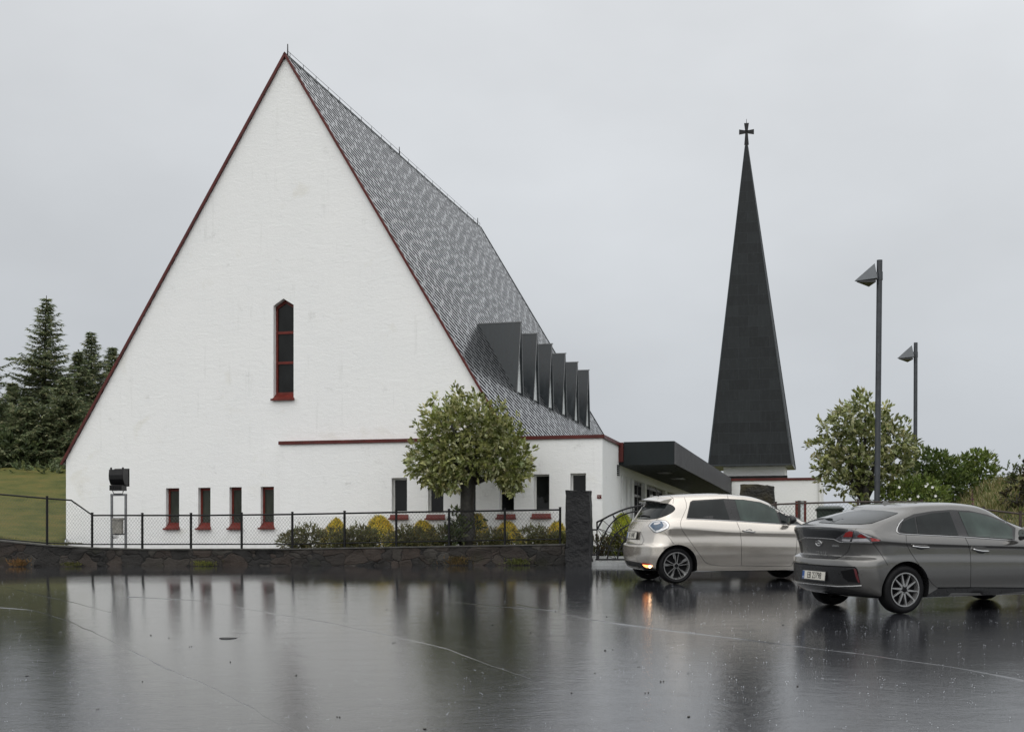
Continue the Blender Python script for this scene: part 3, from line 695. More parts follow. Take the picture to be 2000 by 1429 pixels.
M['mortar'] = plain('mortar_cap', (.085, .083, .075), .5, var=.4, scale=6, bump=.4)
WT = [(-420, 1030), (-150, 1046), (0, 1058), (92, 1067), (180, 1072), (280, 1074.5), (560, 1074), (800, 1070), (1103, 1065)]
wall_run('stone_wall', WT, 'low dark rubble stone wall below the wire fence, in front of the church')
wall_run('stone_wall', [(1300, 1068), (1500, 1067), (1800, 1068), (2000, 1082), (2300, 1100)], 'low stone wall hidden behind the two parked cars')
def fence_run(posts, top, bot, label, name='chain_link_fence', rail='fence', foot=None):
    p0 = lpos(*top[0]); o = empty(name, (p0.x, p0.y, p0.z-1)); tag(o, label, 'fence', 'chain link fences'); OL = o.location
    tz = [(lpos(px, py).x, lpos(px, py).z) for px, py in top]; bz = [(lpos(px, py).x, lpos(px, py).z) for px, py in bot]
    for nm, L_, r in (('top_rail', top, .021), ('bottom_rail', bot, .016)):
        m = MB(); m.tube([lpos(*p)-OL for p in L_], r, 6); m.build(nm, M[rail], o)
    for px in posts:
        x, y = at_line(px); m = MB(); zt = interp(tz, x)+.05; zb_ = interp(foot, px) if foot else interp(bz, x)-.35
        if foot: zb_ = lpos(px, zb_).z-.1
        m.tube([Vector((x, y, zb_))-OL, Vector((x, y, zt))-OL], .031, 8); m.tube([Vector((x, y, zt))-OL, Vector((x, y, zt+.015))-OL], .036, 8); m.build('post', M[rail], o)
    m = MB(); x0, x1 = tz[0][0], tz[-1][0]; sp_ = .083; r = .0024
    # woven wire: two families of diagonals, clipped between the rails
    for fam in (-1, 1):
        x = x0-1.6
        while x < x1+1.6:
            pts = []
            # param along diagonal: x varies with z
            for k in range(33):
                t = k/32; zz = lerp(1.2, 3.6, t); xx = x+fam*(zz-2.4)*.8
                if xx < x0 or xx > x1: continue
                if interp(bz, xx)-.0 <= zz <= interp(tz, xx): pts.append(Vector((xx, at_x(xx), zz)))
            if len(pts) >= 2: m.tube([pts[0]-OL, pts[-1]-OL], r, 3, cap=False)
            x += sp_
    m.build('wire_mesh', M['wire'], o)
    return o
def at_x(x): return wall_y(x)+.15
fence_run([-60, 92, 180, 278, 373, 472, 571, 673, 774, 877, 986, 1094],
          [(-160, 950), (0, 965), (92, 973), (139, 976.5), (181, 1006), (400, 1006), (571, 1004), (774, 1000), (1094, 995)],
          [(-160, 1036), (0, 1052), (92, 1060), (180, 1062.5), (571, 1062), (774, 1058), (1094, 1052)],
          'long dark chain link fence, its left end stepping up beside the lawn', foot=WT)
fence_run([1515, 1561, 1676, 1800, 1921, 1993, 2100],
          [(1505, 985), (1561, 982.5), (1676, 979.5), (1800, 980.5), (1921, 994.5), (1993, 1003), (2200, 1022)],
          [(1505, 1055), (1676, 1052), (1800, 1053), (2000, 1066), (2200, 1084)],
          'rusty brown chain link fence behind the parked cars', rail='rust')
# garden ground behind the wall, path at the gate
def lawn_clip(v):
    x, y, z = v; return (min(x, (-.3207*y-.05) if y < 39.2 else -12.6), y, z)
def sheet(name, x0, x1, y0f, y1, zf, mat_, nx=40, ny=30, kind='structure'):
    m = MB(); vs = []
    for j in range(ny+1):
        for i in range(nx+1):
            x = lerp(x0, x1, i/nx); y = lerp(y0f(x), y1, (j/ny)**1.5); vs.append((x, y, zf(x, y)))
    if name == 'lawn': vs = [lawn_clip(v) for v in vs]
    m.add(vs, [(j*(nx+1)+i, j*(nx+1)+i+1, (j+1)*(nx+1)+i+1, (j+1)*(nx+1)+i) for j in range(ny) for i in range(nx)])
    return tag(m.build(name, mat_, smoothf=True), kind=kind)
WTZ = [(lpos(px, py, 0).x, lpos(px, py, 0).z) for px, py in WT]
def garden_z(x, y): return interp(WTZ, x)-.03
sheet('garden_bed', -11.4, 1.95, lambda x: wall_y(x)+.3, 39.5, lambda x, y: min(garden_z(x, y), 1.95)+.02*noise.noise(Vector((x, y, 0))), M['soil'])
def lawn_z(x, y):
    d = y-wall_y(x)
    z0 = interp(WTZ, x)-.02
    return z0+.12*smooth(0, 1.5, d)+2.75*smooth(1.5, 20, d)+.35*smooth(15, 40, d)-.10*smooth(-12, -30, x)*d*.0+.05*noise.noise(Vector((x*.3, y*.3, 1)))
sheet('lawn', -60, -11.35, lambda x: wall_y(x)+.3, 120, lawn_z, M['lawn'], 70, 80)
sheet('path', 1.95, 5.0, lambda x: wall_y(x)+.05, 50, lambda x, y: lerp(ground_z(x, wall_y(x))+.02, 1.72, smooth(0, 1.2, y-wall_y(x))), M['concrete'], 12, 40)
def bank_z(x, y):
    d = y-wall_y(x)
    s_ = .96*smooth(9.9, 14.6, x)*smooth(-.5, 6, d)*smooth(48, 39, y)
    return 1.93-.1*smooth(10, 14, x)*smooth(1, 0, d)+2.0*s_+.9*smooth(13, 22, x)*smooth(0, 8, d)*smooth(48, 39, y)+.10*noise.noise(Vector((x*.9, y*.9, 2)))*s_
sheet('grass_bank', 5.0, 60, lambda x: wall_y(x)+.3, 62, bank_z, M['bank'], 110, 60)
m = MB(); kp = Vector((lpos(1200, 1098, 0).x, 0, 0))
m.box(1.9, 4.9, 0, .3, 0, .14); o = m.build('gate_step', M['concrete']); o.location = (0, wall_y(1.9)+.12, ground_z(3, 33)-.05); o.rotation_euler = (0, 0, math.atan(-.1695)); tag(o, kind='structure')

# ------------------------------------------------------------------ gate pillar
p = lpos(1131, 1100, 0); base = Vector((p.x, p.y, ground_z(p.x, p.y)-.03)); zt_ = lpos(1131, 958, 0).z-base.z
def hewn(name, sx, sy, sz, mat_, seed, lean=0, top=None, sub=14):
    bm = bmesh.new(); bmesh.ops.create_cube(bm, size=1); bmesh.ops.subdivide_edges(bm, edges=bm.edges, cuts=sub, use_grid_fill=True)
    for v in bm.verts:
        z = (v.co.z+.5); q = Vector((v.co.x*sx, v.co.y*sy, z*sz)); nn = Vector((round(v.co.x*2.02), round(v.co.y*2.02), 0))
        r_ = noise.noise(q*2.3+Vector((seed, 0, 0)))*.05+noise.noise(q*8+Vector((seed, 0, 0)))*.022
        if abs(v.co.x) > .49: q.x += r_*(1 if v.co.x > 0 else -1)
        if abs(v.co.y) > .49: q.y += r_*(1 if v.co.y > 0 else -1)
        if abs(v.co.z-.5) < .01: q.z += r_*.7
        if top: q.z *= top(v.co.x)
        v.co = q
    me = bpy.data.meshes.new(name); bm.to_mesh(me); bm.free(); me.materials.append(mat_); o = link(name, me); sharp(o, 28); return o
pil = hewn('gate_pillar', .58, .5, zt_, M['rock'], 3); pil.location = base; pil.rotation_euler = (0, 0, math.atan(-.1695)); tag(pil, 'thick rough black stone gate pillar at the right end of the fence', 'pillar')
p = W(1479, 1060, 47); sl_ = hewn('standing_stone', 1.12, .35, W(0, 943, 47).z-1.75, M['slab'], 9, top=lambda x: 1-.05*smooth(.1, .5, x)-.02*smooth(.3, .2, x)); sl_.location = (p.x, 47, 1.75); sl_.rotation_euler = (0, 0, -.2)
tag(sl_, 'large rough brown and black stone slab standing before the low white building', 'stone')
# ------------------------------------------------------------------ wrought iron gate
GD = wall_y(2.6)+.35
def gp(px, py): y = GD-.1695*((px-1166)/F*33); return Vector(((px-1000)/F*y, y, CAMZ+(HZ-py)/F*y))
gate = empty('iron_gate', gp(1166, 1092)); tag(gate, 'black wrought iron gate of arched bars between the stone pillar and the beige car', 'gate'); GL = gate.location
def arc(pts, n=24):
    # Catmull-Rom through pixel points
    P = [pts[0]]+list(pts)+[pts[-1]]; out_ = []
    for i in range(1, len(P)-2):
        for k in range(n//4):
            t = k/(n//4); a, b, c, d = P[i-1], P[i], P[i+1], P[i+2]
            out_.append(tuple(.5*((2*b[j])+(-a[j]+c[j])*t+(2*a[j]-5*b[j]+4*c[j]-d[j])*t*t+(-a[j]+3*b[j]-3*c[j]+d[j])*t**3) for j in (0, 1)))
    out_.append(P[-1]); return out_
def bars(name, lines, r, n=6, mat_='black'):
    m = MB()
    for L_ in lines: m.tube([gp(*q)-GL for q in L_], r, n)
    return m.build(name, M[mat_], gate)
bars('gate_frame', [[(1166, 1092), (1166, 1019), (1177, 1014)], arc([(1166, 1019), (1177, 1014), (1196, 1004), (1225, 992.5), (1260, 986), (1300, 984.5), (1318, 985)]), [(1163, 1092), (1320, 1092)], [(1318, 985), (1318, 1092)], [(1166, 1034), (1177, 1014)]], .022)
bars('arched_bars', [arc([(1169, 1092), (1171, 1068), (1180, 1045), (1190, 1027), (1204, 1012.5), (1225, 1002), (1250, 998), (1290, 998)]),
                     arc([(1186, 1092), (1190, 1068), (1200, 1046), (1214, 1033), (1232, 1023), (1260, 1018)]), arc([(1206, 1092), (1209, 1074), (1218, 1058), (1232, 1047), (1256, 1042)])], .017)
bars('radial_bars', [[(1167, 1031), (1262, 1092)], [(1167, 1032), (1204, 1092)], [(1167, 1031), (1250, 1060)], [(1177, 1015), (1262, 1092)], [(1197, 1005), (1240, 1085)], [(1197, 1005), (1262, 1088)], [(1197, 1006), (1222, 1092)],
                     [(1215, 997), (1258, 1085)], [(1236, 991), (1262, 1070)], [(1236, 991), (1230, 1060)], [(1173, 1062), (1262, 1092)], [(1170, 1073), (1262, 1078)], [(1186, 1086), (1205, 1091)]], .008, 5)
bars('hinge', [[(1155, 1034), (1167, 1034)]], .02); bars('hinge', [[(1155, 1083), (1167, 1083)]], .02)

# ------------------------------------------------------------------ floodlight on its frame
x_, y_ = at_line(232, .45); fl = empty('floodlight', (x_, y_, garden_z(x_, y_)), math.atan(-.1695)); tag(fl, 'black floodlight on a grey steel frame behind the fence, aimed at the gable', 'floodlight')
sf = y_/F; fx = lambda px: (px-233)*sf; fzz = lambda py: CAMZ+(HZ-py)*sf-fl.location.z
m = MB()
for a in (218.5, 247.5): m.box(fx(a)-.026, fx(a)+.026, -.025, .025, -.1, fzz(965))
m.box(fx(218.5)-.028, fx(247.5)+.028, -.027, .027, fzz(966.5)-.02, fzz(964)); m.box(fx(219)+.02, fx(247), -.02, .02, fzz(1044), fzz(1041)); m.box(fx(219)+.02, fx(247), -.02, .02, fzz(1014), fzz(1011)); m.build('support_frame', M['galv'], fl)
m = MB(); m.box(fx(225), fx(244), -.15, -.03, fzz(1042), fzz(1016)); m.box(fx(224), fx(245), -.16, -.03, fzz(1016), fzz(1012)); m.box(fx(222), fx(225), -.10, -.05, fzz(1030), fzz(1019)); bx_ = m.build('ballast_box', M['boxgrey'], fl, bevel=.008)
m = MB()
for k in range(4): m.tube([(fx(226+k*3), -.08, fzz(1042)), (fx(226+k*2.6), -.08, fzz(1046+k*1.2)), (fx(222+k), -.07, fzz(1048+k)), (fx(219), -.03, fzz(1046))], .007, 5)
m.build('cable', M['black'], fl)
m = MB()
hw_ = (250-217)/2*sf*.9; cz = fzz(935)
prof0 = [(-.30, fzz(917)), (.28, fzz(916)), (.34, fzz(946)), (.12, fzz(948)), (-.16, fzz(946)), (-.33, fzz(936)), (-.35, fzz(928))]
prof = [(y*.5, z) for y, z in prof0]
m.prism([(-hw_, y, z) for y, z in prof], (2*hw_, 0, 0)); m.box(-hw_-.01, hw_+.01, .165, .19, fzz(949), fzz(914)); m.box(-.16, .17, -.2, .1, fzz(958), fzz(947.5))
for xx in (-.15, .17): m.box(xx-.02, xx+.02, -.14, -.10, fzz(917), fzz(913))
for k in range(7): m.box(-.15+k*.048, -.14+k*.048, -.22, -.19, fzz(957), fzz(949))
m.build('lamp_head', M['black'], fl, bevel=.01)
m = MB(); m.tube([(-hw_*.75, -.05, fzz(948)), (-hw_*.75, -.05, fzz(958)), (-.12, -.03, fzz(964)), (.12, -.03, fzz(964)), (hw_*.75, -.05, fzz(958)), (hw_*.75, -.05, fzz(948))], .012, 6); m.build('bracket', M['black'], fl)

# ------------------------------------------------------------------ street lamps
def street_lamp(px_top, px_bot, py_top, d, wpx, head, label, head_w):
    s_ = d/F; xb = (px_bot-1000)*s_; z0 = bank_z(xb, d)-.05; o = empty('street_lamp', (xb, d, z0)); tag(o, label, 'street lamp', 'pointed street lamps')
    zt2 = CAMZ+(HZ-py_top)*s_-z0; dx = (px_top-px_bot)*s_; r_ = wpx*s_/2
    m = MB(); m.tube([(0, 0, 0), (dx*.9, 0, zt2*.9), (dx, 0, zt2)], [r_*1.05, r_, r_], 14); pole = sharp(m.build('pole', M['postmetal'], o))
    H = lambda px, py: Vector(((px-px_bot)*s_, 0, CAMZ+(HZ-py)*s_-z0))
    m = MB(); c0 = H(px_top, head[3]); c1 = H(px_top, head[4]); m.tube([c0, c1], r_*1.12, 14); sharp(m.build('collar', M['postmetal'], o))
    m = MB(); a = H(*head[0]); b = H(*head[1]); c = H(*head[2]); w_ = head_w
    top = b; v = [a, b, c+Vector((0, -w_*.2, 0)), c+Vector((0, w_, -.1)), c+Vector((0, -w_, -.1)), b+Vector((.0, 0, -.02))]
    # three-sided pointed shade: nose, raised back ridge, two lower back corners
    nose = a; ridge = b; lowf = c+Vector((0, -w_, 0)); lowb = c+Vector((-.05, w_, -.02))
    m.add([nose, ridge, lowf, lowb], [(0, 1, 2), (0, 3, 1), (1, 3, 2)]); sh = m.build('shade', M['shade'], o); sh.modifiers.new('s', 'SOLIDIFY').thickness = .015
    m = MB(); m.add([nose+Vector((.05, 0, -.005)), lowf+Vector((-.03, .02, -.035)), lowb+Vector((-.03, -.02, -.035)), nose+Vector((.05, 0, -.03)), lowf+Vector((-.03, .02, -.10)), lowb+Vector((-.05, -.02, -.12))], [(0, 2, 1), (3, 4, 5), (0, 1, 4, 3), (1, 2, 5, 4), (2, 0, 3, 5)]); m.build('diffuser', M['blackplastic'], o)
    m = MB(); q = (head[3]+head[4])/2; e0 = H(px_top, q)+Vector((0, 0, 0)); m.box(c.x-.06, e0.x, -.05, .05, e0.z-.09*w_/.25, e0.z+.10*w_/.25); m.build('bracket', M['postmetal'], o)
    return o
M['shade'] = plain('grey_lamp_shade', (.085, .095, .105), .35, var=.1)
street_lamp(1718, 1712, 508, 34.2, 11, [(1669, 548.5), (1708.5, 514), (1709, 546), 531, 547], 'tall pointed street lamp in front of the right hand tree, nearer and taller in view', .22)
street_lamp(1788.5, 1787, 669, 50, 7.5, [(1752.5, 699.5), (1781, 674), (1781.5, 698), 687, 698], 'smaller more distant pointed street lamp rising behind the green shrubs', .25)

# ------------------------------------------------------------------ foliage
def rv(r=1.0):
    while True:
        v = Vector((random.uniform(-1, 1), random.uniform(-1, 1), random.uniform(-1, 1)))
        if .01 < v.length < 1: return v*r
def leaf(mm, p, d, nrm, L, Wd, col):
    d = d.normalized(); s_ = d.cross(nrm)
    if s_.length < .05: s_ = d.cross(Vector((.3, .5, .8)))
    s_.normalize(); up = s_.cross(d)*Wd*.18
    mm.add([p, p+d*L*.45+s_*Wd/2+up, p+d*L, p+d*L*.45-s_*Wd/2+up], [(0, 1, 2, 3)], 0, [col])
def jit(c, a=.25):
    k = 1+random.uniform(-a, a); return tuple(max(0, x*k*(1+random.uniform(-.08, .08))) for x in c)
def pick(cols):
    r_ = random.random(); s_ = 0
    for w_, c in cols:
        s_ += w_
        if r_ <= s_: return jit(c)
    return jit(cols[-1][1])
def crown(name, parent, base, clumps, d, per, L, cols, wind=(0, 0, 0), shell=.4, up=.5, mat_='leaf', depth=.85, flat=1.0, twig=True):
    """clumps: (px, py, radius px, optional depth offset m)"""
    clumps = [(c[0], c[1], c[2]*1.06)+tuple(c[3:]) for c in clumps]; m = MB(); cx = sum(c[0] for c in clumps)/len(clumps); cy = sum(c[1] for c in clumps)/len(clumps)
    ex = max(abs(c[0]-cx) for c in clumps)+1; tw = MB()
    for c in clumps:
        if len(c) > 3: offs = [c[3]]
        else:
            h_ = math.sqrt(max(0, 1-((c[0]-cx)/(ex*1.15))**2))*ex/F*d*depth; offs = [-h_*.75, 0, h_*.75] if h_ > .35 else [0]
        for of in offs:
            rr = c[2]/F*(d+of); ce = W(c[0], c[1], d+of)-base
            n_ = max(10, int(per*(rr/L)**2))
            # small sprigs: clusters of leaves sharing an anchor
            for _ in range(n_//6):
                q = rv(); q = q.normalized()*(shell+(1-shell)*random.random()**.5)
                rr2 = rr*(1+.28*noise.noise(q.normalized()*1.7+ce*1.3)); a = ce+Vector((q.x*rr2, q.y*rr2, q.z*rr2*flat))
                main = (q.normalized()*.9+rv(.45)+Vector(wind)+Vector((0, 0, up*.5))).normalized()
                c0 = pick(cols); tone = random.uniform(.8, 1.2)
                for k in range(6):
                    dd = (main+rv(.6)).normalized(); nn = (Vector((0, 0, up))+rv(.7)); c1 = pick(cols); col = tuple((x*.62+y_*.38)*tone for x, y_ in zip(c0, c1))
                    leaf(m, a+main*L*.42*k*.5+rv(L*.28), dd, nn, L*random.uniform(.7, 1.25), L*random.uniform(.42, .6), col)
    return m.build(name, M[mat_], parent, recalc=False)
def limbs(name, parent, base, trunk, branches, mat_='bark'):
    m = MB(); m.tube([p-base for p, r_ in trunk], [r_ for p, r_ in trunk], 10)
    for br in branches: m.tube([p-base for p, r_ in br], [r_ for p, r_ in br], 6)
    o = m.build(name, M[mat_], parent, smoothf=True); return o
SORB = [(.36, (.10, .125, .025)), (.30, (.25, .27, .075)), (.22, (.48, .49, .20)), (.12, (.70, .70, .42))]
# round pollarded tree in front of the wing
TD1 = wall_y(-1.1)+.75; b = W(915, 1072, TD1); b.z = garden_z(b.x, b.y)
t1 = empty('broadleaf_tree', b); tag(t1, 'round windblown tree with thick trunk, before the white wing wall', 'tree', 'broadleaf trees with pale leaves')
B = Vector(b)
br = []
for (px, py, dz) in [(845, 850, -.4), (835, 915, .3), (870, 800, .2), (915, 790, -.3), (960, 810, .3), (1000, 870, -.2), (1005, 930, .2), (985, 850, .5), (880, 920, -.5)]:
    br.append([(W(914, 945, TD1), .10), (W(lerp(914, px, .5), lerp(930, py, .6), TD1+dz*.5), .06), (W(px, py, TD1+dz), .02)])
limbs('trunk', t1, B, [(b+Vector((0, 0, -.1)), .23), (W(914, 1040, TD1), .19), (W(912, 985, TD1), .165), (W(914, 945, TD1), .18), (W(914, 915, TD1), .14), (W(916, 860, TD1), .08)], br)
crown('crown', t1, B, [(903, 796, 24), (876, 806, 22), (853, 822, 20), (936, 804, 24), (962, 818, 22), (985, 838, 18), (890, 835, 34), (930, 840, 36), (968, 850, 34), (995, 855, 24), (1008, 885, 26), (980, 895, 32), (1005, 915, 22), (1000, 938, 18), (985, 920, 18), (855, 850, 28), (842, 880, 26), (825, 905, 24), (850, 912, 28), (880, 885, 34), (920, 885, 36), (950, 890, 28), (885, 922, 26), (860, 935, 20), (915, 912, 26), (838, 925, 18), (950, 912, 14), (1000, 932, 22), (985, 925, 18), (1014, 915, 18), (1006, 946, 13), (862, 935, 20), (885, 938, 18), (845, 932, 16)],
      TD1, 22, .118, SORB, wind=(-.15, -.1, -.15), shell=.3, up=.35)
crown('tip_sprays', t1, B, [(891, 768, 9), (851, 779, 9), (929, 774, 8), (834, 800, 7), (979, 793, 7), (817, 832, 7), (800, 920, 8), (806, 873, 7), (1033, 878, 8), (1022, 918, 8), (1002, 955, 9), (848, 948, 8), (884, 951, 8), (1010, 820, 6)], TD1, 24, .10, SORB, shell=.1, up=.6)
crown('trunk_shoots', t1, B, [(893, 1010, 10), (900, 1030, 12), (886, 1030, 7), (938, 1012, 9), (930, 1026, 9), (905, 1046, 12), (890, 1050, 12), (872, 1018, 4)], TD1-.1, 26, .11, [(.6, (.05, .075, .025)), (.4, (.12, .14, .05))], shell=.2)
# right hand tree
TD2 = 36.6; b = W(1688, 1060, TD2); b.z = bank_z(b.x, b.y)
t2 = empty('broadleaf_tree', b); tag(t2, 'loose crowned tree with large pale leaves behind the near street lamp', 'tree', 'broadleaf trees with pale leaves'); B = Vector(b)
br = []
for (px, py, dz) in [(1630, 850, -.4), (1620, 900, .3), (1660, 820, .2), (1690, 800, -.3), (1740, 840, .3), (1755, 890, -.2), (1640, 940, .2), (1720, 900, .5)]:
    br.append([(W(1688, 980, TD2), .08), (W(lerp(1688, px, .5), lerp(960, py, .6), TD2+dz*.5), .045), (W(px, py, TD2+dz), .015)])
limbs('trunk', t2, B, [(b+Vector((0, 0, -.1)), .17), (W(1689, 1000, TD2), .14), (W(1690, 960, TD2), .12), (W(1692, 880, TD2), .06)], br)
crown('crown', t2, B, [(1685, 800, 24), (1660, 815, 24), (1645, 830, 22), (1705, 825, 28), (1735, 835, 24), (1630, 848, 20), (1655, 860, 30), (1690, 865, 34), (1730, 868, 30), (1755, 860, 22), (1768, 880, 18), (1615, 878, 20), (1632, 900, 28), (1665, 905, 32), (1705, 910, 34), (1745, 905, 30), (1770, 905, 14), (1620, 925, 20), (1650, 940, 22), (1680, 945, 20), (1760, 930, 20), (1735, 940, 22), (1612, 905, 14)],
      TD2, 17, .14, [(.38, (.085, .11, .025)), (.28, (.21, .235, .075)), (.22, (.46, .47, .22)), (.12, (.72, .72, .46))], wind=(-.1, -.1, -.1), shell=.3, up=.4)
crown('tip_sprays', t2, B, [(1683, 774, 10), (1672, 785, 8), (1725, 796, 8), (1640, 806, 8), (1610, 828, 8), (1592, 872, 9), (1600, 892, 6), (1597, 912, 7), (1610, 948, 7), (1640, 962, 7), (1683, 970, 8), (1730, 800, 7), (1768, 832, 8), (1785, 872, 8), (1780, 893, 6), (1676, 988, 6)], TD2, 24, .115, SORB, shell=.1, up=.5)
# shrubs at the right
GR = [(.48, (.06, .095, .022)), (.34, (.12, .165, .04)), (.18, (.22, .27, .08))]
BR = [(.42, (.085, .125, .025)), (.38, (.17, .23, .045)), (.20, (.30, .36, .10))]
def shrub(name, label, px, d, clumps, per, L, cols, grp, flowers=None, z=None, cat='shrub', **kw):
    b = W(px, 1060, d); b.z = bank_z(b.x, d) if z is None else z
    o = empty(name, b); tag(o, label, cat, grp)
    crown('foliage', o, Vector(b), clumps, d, per, L, cols, **kw)
    m = MB()
    for c in clumps[:6]: m.tube([Vector((0, 0, 0)), (W(c[0], c[1], d)-Vector(b))*.55+Vector((rv(.1))), W(c[0], c[1], d)-Vector(b)], [.03, .02, .008], 5)
    m.build('stems', M['bark'], o)
    if flowers:
        m = MB()
        for q in flowers:
            p = W(q[0], q[1], d-.75)-Vector(b)
            for k in range(5): a = k*1.257; leaf(m, p, Vector((math.cos(a), -.3, math.sin(a))), Vector((0, -1, 0)), .045, .045, (.8, .8, .76))
        m.build('flowers', M['white'], o, recalc=False)
    return o
shrub('leafy_shrub', 'tall dark green shrub right of the loose crowned tree, behind the flowering one', 1820, 39.5, [(1800, 905, 24), (1825, 910, 26), (1850, 915, 22), (1790, 930, 24), (1820, 940, 28), (1850, 945, 26), (1875, 915, 18), (1795, 955, 25), (1835, 965, 25), (1800, 888, 12), (1870, 945, 24), (1845, 895, 10)], 18, .12, GR, 'green shrubs on the right', shell=.25)
shrub('leafy_shrub', 'bright green shrub with a lumpy top at the crest of the grass bank', 1905, 40.5, [(1880, 912, 18), (1900, 905, 20), (1922, 905, 18), (1915, 925, 22), (1935, 925, 17), (1885, 935, 22), (1945, 940, 14), (1915, 890, 9), (1930, 900, 9), (1900, 950, 22), (1870, 935, 14)], 20, .11, BR, 'green shrubs on the right', shell=.25)
shrub('flowering_shrub', 'light green shrub with small white flowers just over the fence', 1775, 36.2, [(1735, 970, 18), (1760, 962, 20), (1785, 955, 20), (1808, 955, 20), (1830, 968, 18), (1750, 980, 18), (1780, 978, 20), (1812, 978, 20), (1840, 982, 16), (1722, 982, 12), (1800, 945, 10)], 20, .10, BR, 'green shrubs on the right', flowers=[(1717, 968), (1793, 969), (1811, 945), (1821, 951), (1827, 968), (1756, 951), (1808, 949), (1777, 974)], shell=.3)
shrub('dark_shrub', 'dark brownish bush at the right edge above the grey car', 1995, 34.9, [(1985, 965, 22), (2000, 945, 22), (2015, 930, 24), (1970, 975, 12), (2005, 975, 20), (2030, 950, 30)], 20, .09, [(.6, (.03, .025, .012)), (.25, (.07, .05, .02)), (.15, (.06, .08, .02))], 'green shrubs on the right', shell=.3)
# sapling tops
o = shrub('sapling', 'thin upright sapling with separate leaves against the sky at the far right', 1975, 38.5, [(1975, 930, 8), (1978, 915, 6), (1990, 905, 6), (1985, 920, 8), (1970, 920, 5), (1992, 925, 7), (1980, 940, 12), (1995, 940, 10), (1969, 908, 3), (1994, 898, 3)], 26, .10, [(.6, (.07, .11, .03)), (.4, (.14, .16, .05))], 'green shrubs on the right', shell=.05, up=.9)
# foxglove
fd = 36.0; b = W(1900, 1010, fd); b.z = bank_z(b.x, fd)-.05; o = empty('foxglove', b); tag(o, 'single purple foxglove spike in the rough grass above the grey car', 'flower')
tp_ = W(1899, 953, fd)-Vector(b); m = MB(); m.tube([Vector((0, 0, 0)), tp_], [.012, .004], 5); m.build('stem', M['leafgreen'] if 'leafgreen' in M else M['bank'], o)
m = MB()
for k in range(60):
    t = random.uniform(.38, 1); p = tp_*t; a = random.uniform(0, 6.28); leaf(m, p, Vector((math.cos(a), math.sin(a), -.5)), Vector((0, 0, 1)), .075*(1.25-t), .05*(1.3-t), jit((.28, .07, .20)))
m.build('blossoms', M['leaf'], o, recalc=False)
# rough grass on the bank (uncountable blades)
def tufts(name, n, area, hgt, cols, zf, label):
    m = MB()
    for _ in range(n):
        x = random.uniform(area[0], area[1]); y = wall_y(x)+random.uniform(area[2], area[3]); h = hgt*random.uniform(.5, 1.2)*(.6+.8*noise.noise(Vector((x*.8, y*.8, 0)))+.2)
        p = Vector((x, y, zf(x, y)-.03)); lean = Vector((random.uniform(-.5, .35), random.uniform(-.4, .3), 1)).normalized(); s_ = Vector((random.uniform(-1, 1), random.uniform(-.3, .3), 0)).normalized()*.012
        c = pick(cols); q = p+lean*h*.6; t = p+lean*h+Vector((random.uniform(-.2, .2), random.uniform(-.1, .1), -.1))*h
        m.add([p-s_, p+s_, q+s_*.8, q-s_*.8, t], [(0, 1, 2, 3), (3, 2, 4)], 0, [c, c])
    o = m.build(name, M['leaf'], recalc=False); tag(o, kind='stuff', label=label, cat='grass'); return o
tufts('rough_grass', 42000, (10.2, 17.5, .3, 8.5), .32, [(.35, (.17, .18, .055)), (.33, (.32, .28, .13)), (.2, (.10, .15, .035)), (.12, (.46, .40, .23))], bank_z, 'tall rough grass on the bank behind the grey car')
tufts('lawn_edge_grass', 5000, (-16, -11.6, .3, 2.5), .06, [(.5, (.09, .10, .025)), (.5, (.13, .12, .04))], lawn_z, 'short lawn grass along the top of the wall')
# low shrubs behind the fence and golden conifers
LS = [(.34, (.13, .125, .05)), (.36, (.26, .235, .115)), (.30, (.19, .21, .075))]
bd = lambda px: wall_y((px-1000)/F*34)+1.1
low = [(585, [(560, 1062, 14), (575, 1055, 18), (598, 1048, 20), (612, 1058, 18)], 'leftmost low dark shrub, tapering down to the wall before the white gable'),
       (672, [(640, 1056, 18), (668, 1058, 18), (690, 1058, 16)], 'low dark shrub hugging the base of the first golden conifer'),
       (705, [(700, 1044, 15), (712, 1055, 18), (722, 1050, 13)], 'low dark shrub between the first and second golden conifers'),
       (795, [(775, 1058, 17), (795, 1050, 18), (812, 1055, 18), (790, 1062, 15)], 'low dark shrub between the second and third golden conifers'),
       (865, [(840, 1060, 14), (858, 1048, 18), (878, 1050, 18), (895, 1060, 15)], 'low dark shrub between the third golden conifer and the thick tree trunk'),
       (962, [(945, 1058, 13), (962, 1054, 16), (978, 1060, 14)], 'low dark shrub between the trunk and the golden conifer right of it'),
       (1045, [(1028, 1052, 16), (1045, 1048, 17), (1062, 1053, 17), (1048, 1062, 15)], 'low dark shrub below the last but one wing window'),
       (1090, [(1080, 1060, 13), (1095, 1058, 14), (1108, 1056, 10)], 'low dark shrub squeezed beside the black stone pillar')]
for px, cl, lab in low:
    d = bd(px)-.35; shrub('low_shrub', lab, px, d, [(a_, b_-2, c_*1.25) for a_, b_, c_ in cl]+[(px, 1066, 16)], 44, .055, LS, 'low dark shrubs behind the fence', z=garden_z((px-1000)/F*d, d), shell=.35, flat=.9)
gold = [(650, 1013, 24, 'pointed golden conifer behind the fence, leftmost of the row'), (741, 1008, 28, 'largest golden conifer of the row, rounded, left of the first wing window'),
        (832, 1018, 26, 'broad low golden conifer between the first two wing windows'), (936, 1004, 18, 'narrow golden conifer just right of the thick tree trunk'),
        (995, 1020, 27, 'wide rounded golden conifer under the fourth wing window'), (1086, 1020, 19, 'small golden conifer against the black stone pillar'),
        (1222, 1003, 29, 'tall yellow green conifer seen through the iron gate')]
